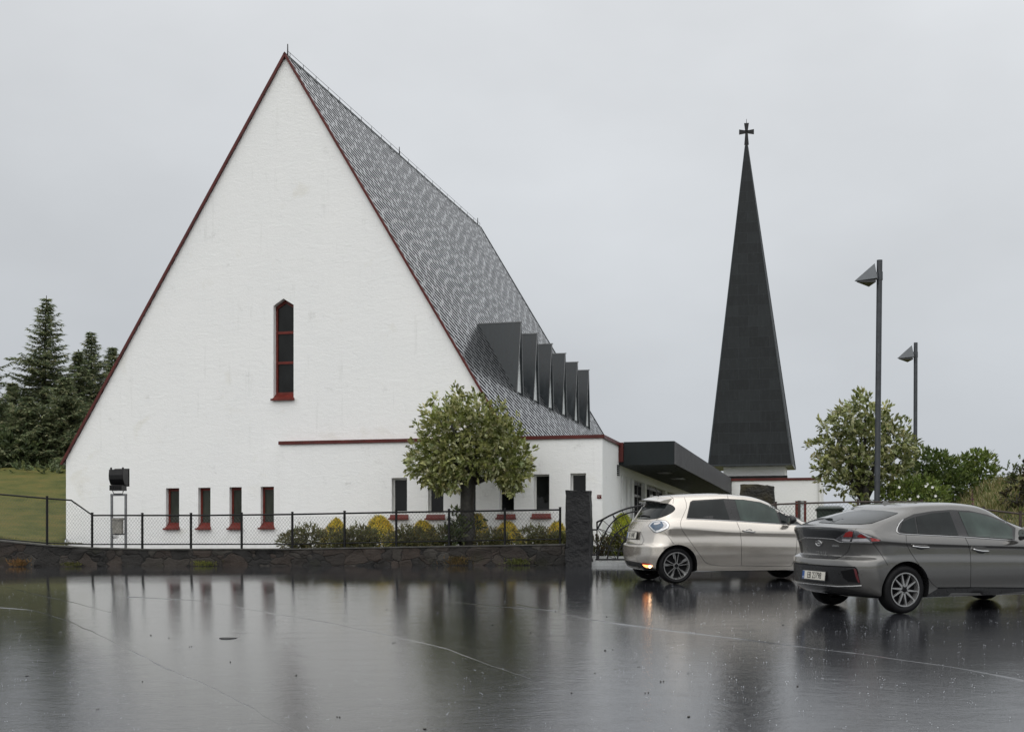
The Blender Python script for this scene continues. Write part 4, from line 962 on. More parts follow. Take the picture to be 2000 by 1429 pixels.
for px, top, hwp, lab in gold:
    d = bd(px)+.3 if px < 1150 else 35.2; s_ = d/F; zb_ = 1.86 if px < 1150 else 1.7; b = Vector(((px-1000)*s_, d, zb_)); zt3 = CAMZ+(HZ-top)*s_-zb_; rw = hwp*s_*1.18
    o = empty('golden_conifer', b); tag(o, lab, 'conifer shrub', 'golden dwarf conifers'); m = MB()
    lx, ly = random.uniform(-.12, .12), random.uniform(-.08, .08); sq = random.uniform(1.8, 3.2)
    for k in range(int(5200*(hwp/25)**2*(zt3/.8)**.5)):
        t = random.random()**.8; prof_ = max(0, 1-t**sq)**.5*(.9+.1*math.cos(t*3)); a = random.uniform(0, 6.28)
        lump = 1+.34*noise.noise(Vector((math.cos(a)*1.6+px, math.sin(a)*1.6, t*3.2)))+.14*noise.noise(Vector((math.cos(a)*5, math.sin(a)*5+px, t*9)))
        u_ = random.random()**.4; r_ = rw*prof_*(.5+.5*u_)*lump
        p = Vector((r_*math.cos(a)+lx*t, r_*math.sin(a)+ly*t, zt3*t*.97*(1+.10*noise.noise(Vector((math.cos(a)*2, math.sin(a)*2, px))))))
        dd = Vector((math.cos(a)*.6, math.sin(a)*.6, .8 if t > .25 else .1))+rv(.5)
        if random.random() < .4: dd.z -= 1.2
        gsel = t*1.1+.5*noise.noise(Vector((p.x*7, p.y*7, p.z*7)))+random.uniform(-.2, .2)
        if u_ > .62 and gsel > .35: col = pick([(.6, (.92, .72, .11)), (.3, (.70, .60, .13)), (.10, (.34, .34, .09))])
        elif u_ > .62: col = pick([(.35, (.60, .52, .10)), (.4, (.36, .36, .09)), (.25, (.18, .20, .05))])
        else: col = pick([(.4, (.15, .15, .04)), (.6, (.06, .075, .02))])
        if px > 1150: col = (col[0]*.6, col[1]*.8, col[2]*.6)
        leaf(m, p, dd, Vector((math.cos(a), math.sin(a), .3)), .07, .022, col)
    m.build('foliage', M['leaf'], o, recalc=False); m = MB(); m.tube([(0, 0, -.1), (0, 0, zt3*.8)], [.03, .01], 6); m.build('trunk', M['bark'], o)
GB = [(.4, (.05, .055, .02)), (.3, (.09, .09, .035)), (.2, (.11, .06, .03)), (.1, (.18, .16, .05))]
shrub('garden_shrub', 'reddish green shrub seen just right of the black stone pillar', 1172, 34.6, [(1165, 1060, 12), (1175, 1068, 12), (1185, 1062, 13), (1166, 1080, 9), (1180, 1080, 12)], 42, .075, GB, 'shrubs behind the iron gate', z=1.7)
shrub('garden_shrub', 'dark mixed shrub low behind the middle of the iron gate', 1215, 34.9, [(1200, 1066, 15), (1215, 1055, 16), (1225, 1070, 16), (1240, 1058, 18), (1205, 1078, 12), (1232, 1080, 12)], 42, .075, GB, 'shrubs behind the iron gate', z=1.7)
# weeds at the foot of the wall
for i, (px, py, hp, cw, lab) in enumerate([(36, 1103, 22, (.20, .11, .04), 'orange brown weed tuft at the far left foot of the stone wall'), (141, 1101, 13, (.10, .10, .03), 'small olive weed at the wall foot below the high fence'), (398, 1102, 15, (.16, .17, .04), 'yellow green grass tuft at the wall foot below the church windows'),
                                  (893, 1099, 26, (.13, .09, .035), 'brown green weed on the wall below the round tree'), (1012, 1098, 20, (.10, .11, .03), 'mossy green weed at the wall foot near the black pillar')]):
    x, y = at_line(px, -.08); b = Vector((x, y, ground_z(x, y))); o = empty('weed_tuft', b); tag(o, lab, 'weed', 'weeds along the wall foot'); m = MB(); h = hp*y/F
    for k in range(170):
        q = Vector((random.gauss(0, .13), random.uniform(-.05, .03), random.uniform(0, h*.5))); dd = Vector((random.gauss(0, .5), random.uniform(-.6, .1), random.uniform(.3, 1))); leaf(m, q, dd, Vector((0, -1, .2)), h*.5*random.uniform(.4, 1), .02, jit(cw, .5))
    m.build('leaves', M['leaf'], o, recalc=False)
# ------------------------------------------------------------------ conifers on the left
def spruce(px, top, bot, d, halfpx, label, seed, dens=1.0, wind=.0):
    random.seed(seed); s_ = d/F; xb = (px-1000)*s_; zb_ = lawn_z(xb, d)-.1 if bot is None else CAMZ+(HZ-bot)*s_; zt3 = CAMZ+(HZ-top)*s_; b = Vector((xb, d, zb_)); Ht = zt3-zb_; rad = halfpx*s_
    o = empty('spruce', b); tag(o, label, 'spruce tree', 'spruces behind the lawn')
    m = MB(); m.tube([(0, 0, -.2), (wind*.2, 0, Ht*.5), (wind, 0, Ht)], [.16, .09, .015], 7); f_ = MB()
    h = .05*Ht
    G_ = [(.28, (.12, .155, .085)), (.40, (.23, .27, .15)), (.32, (.37, .39, .22))]
    while h < Ht*.99:
        t = h/Ht; env = 1.22*rad*(1-t)**.85*(1.15+.15*math.sin(h*3))+.05; nb = max(4, int(8*(1-t*.4)))
        a0_ = random.uniform(0, 6.28)
        for k in range(nb):
            a = a0_+k*6.283/nb+random.uniform(-.25, .25); L = env*random.choice([.6, .8, 1.0, 1.15, 1.4])*random.uniform(.85, 1.1); out_ = Vector((math.cos(a), math.sin(a), 0)); cx_ = wind*t
            p0 = Vector((cx_, 0, h)); rise = random.uniform(-.05, .35)*(.4+t); tip_ = p0+out_*L+Vector((0, 0, L*rise)); mid = p0+out_*L*.5+Vector((0, 0, L*rise*.3-.04*L))
            m.tube([p0, mid, tip_], [.022*(1-t)+.008, .012, .004], 4, cap=False)
            ns = max(5, int(L/.065*dens))
            for q in range(ns):
                u_ = (q+.6)/ns; c = (p0*(1-u_)**2+mid*2*u_*(1-u_)+tip_*u_**2); wdt = L*.34*(1-u_*.75)*(.35 if u_ < .25 else 1)+.05
                side_ = out_.cross(Vector((0, 0, 1)))
                for sg in (-1, 1):
                    dd = (side_*sg*.8+out_*.75+Vector((0, 0, random.uniform(-.45, .1)))).normalized(); n2 = max(1, int(wdt/.13))
                    for z_ in range(n2):
                        cc_ = c+dd*wdt*(z_/n2); col = pick(G_); leaf(f_, cc_, dd+rv(.35), Vector((0, 0, 1))+rv(.5), .25, .07, col)
                        leaf(f_, cc_, (dd+rv(.5)+Vector((0, 0, -.35))), rv(1), .15, .05, col)
        h += max(.16, .30*(1-t))*random.uniform(.8, 1.2)*Ht/9
    m.build('trunk', M['bark'], o, recalc=False); f_.build('crown', M['needle'], o, recalc=False); random.seed(seed+100)
spruce(84, 577, 930, 60, 68, 'tallest windswept dark spruce at the left of the church', 11, wind=.15)
spruce(178, 648, 930, 63, 52, 'slender spruce with a small crossed tip next to the gable edge', 12)
spruce(219, 677, 900, 66, 44, 'small pale spruce top showing right beside the red gable edge', 13)
spruce(153, 682, 930, 61.5, 42, 'short spruce filling the gap between the tallest and the slender one', 14)
spruce(-48, 640, 930, 58, 75, 'spruce cut by the left picture edge, only its branch tips in view', 15)
spruce(128, 735, 935, 56, 62, 'full low spruce filling the corner against the left slope of the gable', 17)
spruce(52, 775, 935, 55.5, 62, 'broad low spruce in front of the tallest one', 18)
spruce(24, 745, 930, 62, 40, 'low spruce between the left picture edge and the tallest spruce', 16)
random.seed(55)
DK = [(.42, (.06, .085, .04)), (.35, (.12, .155, .07)), (.23, (.20, .235, .10))]
def lz(px, d): return lawn_z((px-1000)/F*d, d)-.1
for (px, d, cl, lab) in [(15, 55, [(5, 870, 28), (30, 875, 30), (50, 890, 30), (15, 900, 34), (-20, 880, 40), (70, 915, 24), (30, 930, 22)], 'dense dark bush at the left edge under the spruces'),
                         (75, 59, [(70, 875, 28), (95, 870, 28), (80, 890, 32), (60, 905, 28), (100, 910, 28)], 'dark bush under the tallest spruce'),
                         (125, 57, [(135, 860, 26), (130, 885, 30), (110, 900, 28), (150, 850, 20)], 'dark green bush against the left slope of the gable'),
                         (95, 52.5, [(40, 925, 14), (70, 928, 14), (100, 925, 15), (125, 926, 15), (10, 930, 14), (-15, 930, 15)], 'low ragged hedge along the top of the lawn')]:
    shrub('dark_bush', lab, px, d, cl, 22, .17, DK, 'dark bushes behind the lawn', z=lz(px, d), shell=.3)

# ------------------------------------------------------------------ wheelie bin
b = W(1620, 1060, 38.5); b.z = bank_z(b.x, 38.5); o = empty('wheelie_bin', b, -.15); tag(o, 'dark green wheelie bin behind the fence under the right hand tree', 'bin'); s_ = 38.5/F; h = CAMZ+(HZ-991)*s_-b.z; w2 = 25*s_
m = MB(); m.prism([(-w2*.8, -.3, .05), (w2*.8, -.3, .05), (w2*.95, -.34, h-.08), (-w2*.95, -.34, h-.08)], (0, .62, 0)); m.build('bin_body', M['bin'], o, bevel=.02)
m = MB(); m.box(-w2*1.04, w2*1.04, -.4, .34, h-.08, h-.02); m.prism([(-w2, -.36, h-.02), (w2, -.36, h-.02), (w2*.8, -.1, h+.045), (-w2*.8, -.1, h+.045)], (0, .4, 0)); m.build('lid', M['bin'], o, bevel=.015)
m = MB(); m.tube([(-w2*.8, .36, h-.05), (w2*.8, .36, h-.05)], .02, 6); m.build('handle', M['blackplastic'], o)
for sx_ in (-1, 1):
    m = MB(); m.lathe([(.0, -.03), (.1, -.03), (.1, .03), (0, .03)], Matrix.Translation((sx_*w2*.8, .3, .1)) @ Matrix.Rotation(R(90), 4, 'Z'), 14); m.build('wheel', M['rubber'], o)
# drain cover and debris on the asphalt
x, y = ground_hit(446, 1245); m = MB(); m.lathe([(0, .002), (.085, .002), (.10, .0), (.10, -.02)], Matrix.Translation((x, y, ground_z(x, y)+.004)) @ Matrix.Rotation(R(90), 4, 'X'), 24); o = m.build('valve_cover', M['blackplastic']); tag(o, 'small round dark cover set in the wet asphalt, left of centre', 'cover')
m = MB()
for (px, py) in [(1112, 1353), (1180, 1270), (1198, 1268), (1529, 1220), (826, 1424), (583, 1318), (1263, 1352), (1245, 1292), (1248, 1302), (1043, 1206), (1036, 1235), (1300, 1282), (372, 1262), (331, 1245), (293, 1240), (190, 1384), (1560, 1340), (1294, 1330), (1348, 1400), (1454, 1362), (770, 1170), (755, 1190), (1160, 1314), (450, 1292), (660, 1400), (1186, 1204), (840, 1180), (770, 1255), (1085, 1194), (280, 1330), (50, 1320), (905, 1180), (960, 1220), (1320, 1254), (1345, 1315), (1500, 1254)]:
    x, y = ground_hit(px, py); r_ = random.uniform(.005, .012); z = ground_z(x, y)
    for q in range(2):
        p = Vector((x+random.uniform(-.02, .02), y+random.uniform(-.02, .02), z+r_*.4)); vs = [p+Vector((r_*math.cos(a)*random.uniform(.7, 1.2), r_*math.sin(a)*random.uniform(.7, 1.2), 0)) for a in (0, 1.05, 2.1, 3.14, 4.2, 5.2)]+[p+Vector((0, 0, r_*.6)), p-Vector((0, 0, r_*.5))]
        m.add(vs, [(i, (i+1) % 6, 6) for i in range(6)]+[((i+1) % 6, i, 7) for i in range(6)])
_mb = m
m = MB(); random.seed(91)
for _ in range(1900):
    y = 8.5+17*random.random(); x = random.uniform(-.42, .42)*y; z = ground_z(x, y)
    r_ = random.uniform(.0012, .0032)
    for q in range(random.choice([1, 1, 2, 3])):
        c = Vector((x+random.gauss(0, .012), y+random.gauss(0, .012), z+random.uniform(.003, .028)))
        m.add([c+Vector((r_, 0, 0)), c+Vector((0, r_, 0)), c-Vector((r_, 0, 0)), c-Vector((0, r_, 0)), c+Vector((0, 0, r_*1.6)), c-Vector((0, 0, r_*1.2))], [(0, 1, 4), (1, 2, 4), (2, 3, 4), (3, 0, 4), (1, 0, 5), (2, 1, 5), (3, 2, 5), (0, 3, 5)])
tag(m.build('rain_splashes', M['drop'], recalc=False), 'tiny water droplets splashing up from the wet asphalt', 'splash', kind='stuff')
m = _mb
tag(m.build('asphalt_debris', M['bark']), 'scattered small dark leaf bits and grit on the wet asphalt', 'debris', kind='stuff')

# ------------------------------------------------------------------ cars
def pch(kn, x):
    """monotone cubic through knots"""
    if x <= kn[0][0]: return kn[0][1]
    if x >= kn[-1][0]: return kn[-1][1]
    n = len(kn); d = [(kn[i+1][1]-kn[i][1])/(kn[i+1][0]-kn[i][0]) for i in range(n-1)]
    mm_ = [d[0]]+[(0 if d[i-1]*d[i] <= 0 else 2*d[i-1]*d[i]/(d[i-1]+d[i])) for i in range(1, n-1)]+[d[-1]]
    for i in range(n-1):
        if x <= kn[i+1][0]:
            h = kn[i+1][0]-kn[i][0]; t = (x-kn[i][0])/h
            return (2*t**3-3*t*t+1)*kn[i][1]+(t**3-2*t*t+t)*h*mm_[i]+(-2*t**3+3*t*t)*kn[i+1][1]+(t**3-t*t)*h*mm_[i+1]
def body_mesh(rings, name, sub=5, nr=20, nmid=64, nf=16):
    """rings: dict(z=[(x,z)..], xr, xf, W, lr, lf, n)"""
    def par(k, i): return rings[i][k]
    N = len(rings); verts = []; faces = []; rows = []
    def tan(vals, i):   # limited Catmull-Rom tangents
        if i == 0 or i == N-1: return 0.0 if i == N-1 else vals[1]-vals[0]
        a = vals[i]-vals[i-1]; b = vals[i+1]-vals[i]
        return 0 if a*b <= 0 else 2*a*b/(a+b)
    def ev(vals, i, t):
        return (2*t**3-3*t*t+1)*vals[i]+(t**3-2*t*t+t)*tan(vals, i)+(-2*t**3+3*t*t)*vals[i+1]+(t**3-t*t)*tan(vals, i+1)
    P = {k: [r_[k] for r_ in rings] for k in ('xr', 'xf', 'W', 'lr', 'lf', 'n')}
    steps = [(i, k/sub) for i in range(N-1) for k in range(sub)]+[(N-2, 1.0)]
    for (i, t) in steps:
        q = {k: ev(P[k], i, t) for k in P}; e_ = 2/q['n']; half = []
        for k in range(nr+1):
            a = (k/nr)*math.pi/2; half.append((q['xr']+q['lr']*(1-abs(math.cos(a))**e_), q['W']*abs(math.sin(a))**e_))
        x0 = q['xr']+q['lr']; x1 = q['xf']-q['lf']
        for k in range(1, nmid): half.append((lerp(x0, x1, k/nmid), q['W']))
        for k in range(nf, -1, -1):
            a = (k/nf)*math.pi/2; half.append((q['xf']-q['lf']*(1-abs(math.cos(a))**e_), q['W']*abs(math.sin(a))**e_))
        row = []
        full = [(x, y) for x, y in half]+[(x, -y) for x, y in half[-2:0:-1]]
        for x, y in full:
            zz = [pch(rings[j]['z'], x) for j in (range(max(0, i-1), min(N, i+3)))]
            zv = [pch(r_['z'], x) if abs(j-i) <= 2 else 0 for j, r_ in enumerate(rings)]
            row.append((x, y, ev(zv, i, t)))
        rows.append(row)
    n = len(rows[0]); vs = [v for r_ in rows for v in r_]
    fs = [(a*n+k, a*n+(k+1) % n, (a+1)*n+(k+1) % n, (a+1)*n+k) for a in range(len(rows)-1) for k in range(n)]
    cb_ = len(vs); vs.append((1.3, 0, rows[0][0][2]))
    fs += [((k+1) % n, k, cb_) for k in range(n)]
    me = bpy.data.meshes.new(name); me.from_pydata(vs, [], fs)
    bm = bmesh.new(); bm.from_mesh(me); bmesh.ops.remove_doubles(bm, verts=bm.verts, dist=.0012)
    bmesh.ops.dissolve_degenerate(bm, edges=bm.edges, dist=.0005); bmesh.ops.recalc_face_normals(bm, faces=bm.faces); bm.to_mesh(me); bm.free()
    return me
class Car:
    def __init__(s, name, near, psi, tw, label, rings, wb, wr, paintm, archr):
        p = R(psi); h = Vector((math.cos(p), math.sin(p), 0)); l = Vector((-math.sin(p), math.cos(p), 0))
        o = Vector((near[0], near[1], 0))+l*tw
        pts = [(0, -tw), (0, tw), (wb, -tw), (wb, tw)]; zs = [ground_z(*(o+h*a+l*b)[:2]) for a, b in pts]
        zc = sum(zs)/4; pitch = ((zs[2]+zs[3])-(zs[0]+zs[1]))/2/wb; roll = ((zs[1]+zs[3])-(zs[0]+zs[2]))/2/(2*tw)
        z0 = (zs[0]+zs[1])/2
        X = Vector((h.x, h.y, pitch)).normalized(); Y = Vector((l.x, l.y, roll)); Z = X.cross(Y).normalized(); Y = Z.cross(X).normalized()
        s.MW = Matrix(((X.x, Y.x, Z.x, o.x), (X.y, Y.y, Z.y, o.y), (X.z, Y.z, Z.z, z0+.002), (0, 0, 0, 1))); s.MI = s.MW.inverted()
        s.root = bpy.data.objects.new(name, None); COL.objects.link(s.root); s.root.matrix_world = s.MW; tag(s.root, label, 'car', 'cars parked in front of the church')
        s.wb = wb; s.tw = tw; s.wr = wr; s.paint = paintm
        me = body_mesh(rings, 'body'); me.materials.append(paintm); me.materials.append(M['blackplastic'])
        tmp = link('body', me); cut = MB()
        for xx in (0, wb):
            for sg in (-1, 1):
                Mx = Matrix.Translation((xx, sg*(tw-.05), wr)); cut.lathe([(0.0, -.22), (archr, -.22), (archr, .35), (0.0, .35)] if sg > 0 else [(0.0, -.35), (archr, -.35), (archr, .22), (0.0, .22)], Mx, 48, 0)
        co_ = cut.build('cut', [M['blackplastic']]); bo = tmp.modifiers.new('b', 'BOOLEAN'); bo.operation = 'DIFFERENCE'; bo.object = co_; bo.solver = 'EXACT'; bo.material_mode = 'TRANSFER'
        dg = bpy.context.evaluated_depsgraph_get(); me2 = bpy.data.meshes.new_from_object(tmp.evaluated_get(dg)); bpy.data.objects.remove(tmp); bpy.data.objects.remove(co_)
        me2.name = 'body'; s.body = link('body', me2, s.root); s.me = me2
        for p_ in me2.polygons: p_.use_smooth = True
        sharp(s.body, 32)
        bm = bmesh.new(); bm.from_mesh(me); s.bvh = BVHTree.FromBMesh(bm); bm.free(); s.e = s.MI @ EYE
    def hit(s, px, py):
        d = (s.MI.to_3x3() @ ray(px, py)).normalized(); loc, nn, i_, dist = s.bvh.ray_cast(s.e, d); return (loc, nn) if loc else None
    def hitd(s, o, d):
        loc, nn, i_, dist = s.bvh.ray_cast(Vector(o), Vector(d).normalized()); return (loc, nn) if loc else None
    def patch(s, name, poly, mat_, off=.004, parent=None, rnd=1, caster=None, step=2.0, mirror=False, thick=0, jump=.35):
        poly = [tuple(map(float, q)) for q in poly]
        for _ in range(rnd):
            poly = [q for a, b in zip(poly, poly[1:]+poly[:1]) for q in ((a[0]*.8+b[0]*.2, a[1]*.8+b[1]*.2), (a[0]*.2+b[0]*.8, a[1]*.2+b[1]*.8))]
        pts = []
        for a, b in zip(poly, poly[1:]+poly[:1]):
            L = math.hypot(b[0]-a[0], b[1]-a[1]); n = max(1, int(L/step))
            pts += [(lerp(a[0], b[0], k/n), lerp(a[1], b[1], k/n)) for k in range(n)]
        nb = len(pts); x0, x1 = min(p[0] for p in pts), max(p[0] for p in pts); y0, y1 = min(p[1] for p in pts), max(p[1] for p in pts)
        g = step*1.6
        def inside(x, y):
            c = False
            for i in range(nb):
                xa, ya = pts[i]; xb, yb = pts[i-1]
                if (ya > y) != (yb > y) and x < (xb-xa)*(y-ya)/(yb-ya)+xa: c = not c
            return c
        y = y0+g*.5
        while y < y1:
            x = x0+g*.5
            while x < x1:
                if inside(x, y) and min((x-q[0])**2+(y-q[1])**2 for q in pts[:nb]) > (g*.45)**2: pts.append((x, y))
                x += g
            y += g
        V2, E2, F2, *_r = delaunay_2d_cdt([Vector(q) for q in pts], [], [list(range(nb))], 1, 1e-5)
        cast = caster or s.hit; hs_ = [cast(v.x, v.y) for v in V2]
        m = MB(); idx = {}; vs = []
        for i, h_ in enumerate(hs_):
            if h_:
                n_ = h_[1]
                idx[i] = len(vs); vs.append(h_[0]+n_*off)
        fs = [tuple(idx[i] for i in f) for f in F2 if all(i in idx for i in f)]
        # drop faces that span a silhouette jump
        fs = [f for f in fs if max((vs[f[i]]-vs[f[i-1]]).length for i in range(len(f))) < jump]
        m.add(vs, fs); o = m.build(name, mat_, parent or s.root, smoothf=True)
        me_ = o.data
        # orient outward
        flip = sum(1 for p_ in me_.polygons if p_.normal.dot(s.e-p_.center) < 0) > len(me_.polygons)/2 if not caster else False
        if flip:
            bm = bmesh.new(); bm.from_mesh(me_); bmesh.ops.reverse_faces(bm, faces=bm.faces); bm.to_mesh(me_); bm.free()
        if thick: md = o.modifiers.new('s', 'SOLIDIFY'); md.thickness = thick; md.offset = 1
        if mirror:
            o2 = o.copy(); o2.data = o.data.copy(); COL.objects.link(o2); o2.parent = o.parent
            for v in o2.data.vertices: v.co.y = -v.co.y
            bm = bmesh.new(); bm.from_mesh(o2.data); bmesh.ops.reverse_faces(bm, faces=bm.faces); bm.to_mesh(o2.data); bm.free()
        return o
    def line(s, name, polys, mat_, r=.0035, parent=None, lift=0.0, caster=None, n=5, mirror=False):
        m = MB()
        for pl_ in polys:
            P = []
            for a, b in zip(pl_, pl_[1:]):
                L = math.hypot(b[0]-a[0], b[1]-a[1]); k_ = max(1, int(L/2.5))
                for k in range(k_): P.append((lerp(a[0], b[0], k/k_), lerp(a[1], b[1], k/k_)))
            P.append(pl_[-1]); H = [(caster or s.hit)(*q) for q in P]; seg = []
            for h_ in H:
                if h_ is None or (seg and (seg[-1]-h_[0]).length > .25):
                    if len(seg) > 1: m.tube(seg, r, n)
                    seg = []
                if h_: seg.append(h_[0]+h_[1]*lift)
            if len(seg) > 1: m.tube(seg, r, n)
            if mirror and len(seg) > 1: m.tube([Vector((v.x, -v.y, v.z)) for v in seg], r, n)
        return m.build(name, mat_, parent or s.root, smoothf=True)
    def wheel(s, x, sg, rimr, spokes, wd=.20):
        Wm = Matrix.Translation((x, sg*(s.tw-wd/2+.01), s.wr))
        if sg > 0: Wm = Wm @ Matrix.Rotation(math.pi, 4, 'Z')
        R_ = s.wr; o = empty('wheel'); o.parent = s.root; o.matrix_parent_inverse = Matrix(); o.matrix_local = Wm
        h = wd/2; m = MB(); tp_ = [(rimr, -h+.012), (rimr+.02, -h), ((rimr+R_)/2, -h-.008), (R_-.02, -h+.004), (R_-.006, -h+.02), (R_, -h+.05), (R_, h-.05), (R_-.006, h-.02), (R_-.03, h), (rimr, h-.01)]
        m.lathe(tp_, Matrix(), 56, closed=True); t_ = m.build('tyre', M['rubber'], o, smoothf=True); sharp(t_, 50)
        m = MB(); m.lathe([(rimr+.002, -h+.006), (rimr+.004, -h-.004), (rimr-.012, -h-.004), (rimr-.02, -h+.03), (rimr-.03, h)], Matrix(), 56); m.lathe([(rimr-.02, -h+.075), (0, -h+.075)], Matrix(), 40, 1)
        spokes(m, rimr-.008, -h+.012); rm = m.build('rim', [M['alloy'], M['alloydark']], o); sharp(rm, 40)
        m = MB(); m.lathe([(0, -h-.004), (.028, -h-.004), (.034, -h+.004), (.034, -h+.03)], Matrix(), 20); m.build('hub_cap', M['alloydark'], o)
        return o
def bar2(m, a, b, w0, w1, y, th_, mi=0):
    a = Vector((a[0], 0, a[1])); b = Vector((b[0], 0, b[1])); d = (b-a).normalized(); n = Vector((-d.z, 0, d.x))
    m.prism([a-n*w0/2+Vector((0, y, 0)), a+n*w0/2+Vector((0, y, 0)), b+n*w1/2+Vector((0, y, 0)), b-n*w1/2+Vector((0, y, 0))], (0, th_, 0), mi)
def pol(r, a): return (r*math.cos(a), r*math.sin(a))
def spokes_hatch(m, r, y):
    for k in range(5):
        a = k*2*math.pi/5+.32
        bar2(m, pol(.03, a-.25), pol(r, a-.20), .011, .008, y, .03); bar2(m, pol(.03, a+.25), pol(r, a+.12), .011, .008, y, .03)
        m.prism([Vector((*pol(r*.98, a+.14), 0)).xzy+Vector((0, y+.006, 0)), Vector((*pol(r*.98, a+.34), 0)).xzy+Vector((0, y+.006, 0)), Vector((*pol(r*.45, a+.30), 0)).xzy+Vector((0, y+.01, 0))], (0, .02, 0))
    m.lathe([(0, y+.004), (.045, y+.004), (.05, y+.02)], Matrix(), 24)
def spokes_sedan(m, r, y):
    for k in range(5):
        a = k*2*math.pi/5+.5
        bar2(m, pol(.035, a-.1), pol(r, a+.02), .034, .014, y, .03); bar2(m, pol(.05, a+.5), pol(r, a+.62), .030, .012, y+.003, .03)
        m.lathe([(0, y-.002), (.008, y-.002), (.008, y+.01)], Matrix.Translation((*[pol(.045, a+.3)[0]], 0, pol(.045, a+.3)[1])), 8, 1)
    m.lathe([(0, y+.004), (.05, y+.004), (.055, y+.02)], Matrix(), 24)
def text_mesh(txt, size, name, mat_, parent, Mx, ext=.001, sx_=1.0):
    cu = bpy.data.curves.new(name, 'FONT'); cu.body = txt; cu.size = size; cu.align_x = 'CENTER'; cu.align_y = 'CENTER'; cu.extrude = ext
    tmp = bpy.data.objects.new('tmp', cu); COL.objects.link(tmp); dg = bpy.context.evaluated_depsgraph_get(); me = bpy.data.meshes.new_from_object(tmp.evaluated_get(dg)); bpy.data.objects.remove(tmp)
    me.materials.clear(); me.materials.append(mat_); me.transform(Matrix.Diagonal((sx_, 1, 1, 1))); o = link(name, me, parent); o.matrix_local = Mx; return o
REARM = Matrix(((0, 0, -1, 0), (-1, 0, 0, 0), (0, 1, 0, 0), (0, 0, 0, 1)))   # text plane facing backwards (-x)
def plate(car, px, py, txt, tilt=0, dx=0, w_=.52, h_=.112, y=0.0):
    # stands on the rear at the height seen in the photograph, centred across the car
    hh_ = car.hit(px, py); z = hh_[0].z if hh_ else .6
    r_ = car.hitd((-3, y, z), (1, 0, 0)); x = r_[0].x-.014+dx
    Mx = Matrix.Translation((x, y, z)) @ Matrix.Rotation(R(tilt), 4, 'Y')
    m = MB(); m.box(-.004, .004, -w_/2, w_/2, -h_/2, h_/2); pl_ = m.build('licence_plate', M['platewhite'], car.root, bevel=.003); pl_.matrix_local = Mx
    m = MB(); m.box(.002, .012, -w_/2-.012, w_/2+.012, -h_/2-.014, h_/2+.012); fr_ = m.build('plate_holder', M['blackplastic'], pl_)
    m = MB(); m.box(-.0055, -.003, w_/2-.052, w_/2-.002, -h_/2+.003, h_/2-.003); m.build('blue_band', M['plateblue'], pl_)
    text_mesh(txt, .122, 'lettering', M['black'], pl_, Matrix.Translation((-.0056, -.02, -.002)) @ REARM, sx_=.70); 
    text_mesh('N', .035, 'country_letter', M['platewhite'], pl_, Matrix.Translation((-.0062, w_/2-.027, -.032)) @ REARM)
    return pl_
def ring(z, xr, xf, W_, lr=.42, lf=.5, n=2.6):
    if not isinstance(z, list): z = [(-1, z), (4, z)]
    return dict(z=z, xr=xr, xf=xf, W=W_, lr=lr, lf=lf, n=n)
HR = [ring(.20, -.32, 3.15, .68), ring(.215, -.42, 3.28, .80), ring([(-.65, .30), (-.35, .25), (0, .22), (3.4, .22)], -.53, 3.36, .835),
      ring([(-.65, .36), (0, .34), (3.4, .34)], -.575, 3.40, .842), ring(.50, -.60, 3.43, .862), ring([(-.66, .645), (0, .63), (3.4, .6)], -.60, 3.42, .865), ring([(-.66, .69), (0, .70), (3.4, .64)], -.545, 3.40, .862),
      ring([(-.6, .84), (0, .84), (2, .80), (3.4, .68)], -.52, 3.36, .850), ring([(-.6, .93), (0, .94), (1, .88), (2.6, .83), (3.3, .70)], -.505, 3.32, .858), ring([(-.6, 1.0), (0, .985), (1, .915), (2.6, .865), (3.3, .72)], -.485, 3.28, .855),
      ring([(-.58, 1.05), (0, 1.085), (.3, 1.09), (1, 1.06), (1.9, 1.01), (2.7, .97), (3.1, .86)], -.455, 3.0, .815), ring([(-.56, 1.08), (0, 1.12), (.3, 1.12), (1, 1.09), (1.9, 1.03), (2.7, .995)], -.425, 2.76, .785),
      ring([(-.46, 1.26), (.3, 1.30), (1, 1.29), (1.6, 1.25), (2.4, 1.13)], -.30, 2.42, .725, .34), ring([(-.36, 1.40), (.3, 1.44), (.9, 1.46), (1.4, 1.43), (2.0, 1.29)], -.19, 2.06, .655, .30),
      ring([(-.36, 1.455), (.3, 1.505), (.9, 1.52), (1.4, 1.485), (1.9, 1.375)], -.19, 1.96, .60, .30), ring([(-.35, 1.485), (.3, 1.545), (.9, 1.56), (1.4, 1.525), (1.85, 1.42)], -.18, 1.86, .40, .25), ring([(-.34, 1.495), (.3, 1.552), (.9, 1.567), (1.4, 1.535), (1.82, 1.43)], -.17, 1.84, 0.0, .25)]
A = Car('beige_hatchback', (2.84, 24.0), 12.6, .80, 'beige metallic hatchback with its rear lamp lit, parked behind the grey car', HR, 2.588, .312, M['champagne'], .365)
z3 = lambda pts: [(1180+x/4.762, 920+y/4.762) for x, y in pts]
z8 = lambda pts: [(1210+x/11.908, 1020+y/11.908) for x, y in pts]
for x in (0, 2.588):
    for sg in (-1, 1): A.wheel(x, sg, .232, spokes_hatch)
A.patch('window_surround', z3([(765, 437), (800, 283), (822, 270), (1110, 254), (1300, 263), (1450, 286), (1600, 343), (1720, 415), (1842, 499), (1650, 489), (1230, 462)]), M['blackplastic'], .003, rnd=0, mirror=True)
A.patch('rear_side_window', z3([(777, 431), (809, 289), (1108, 264), (1166, 448)]), M['carglass'], .007, rnd=0, mirror=True)
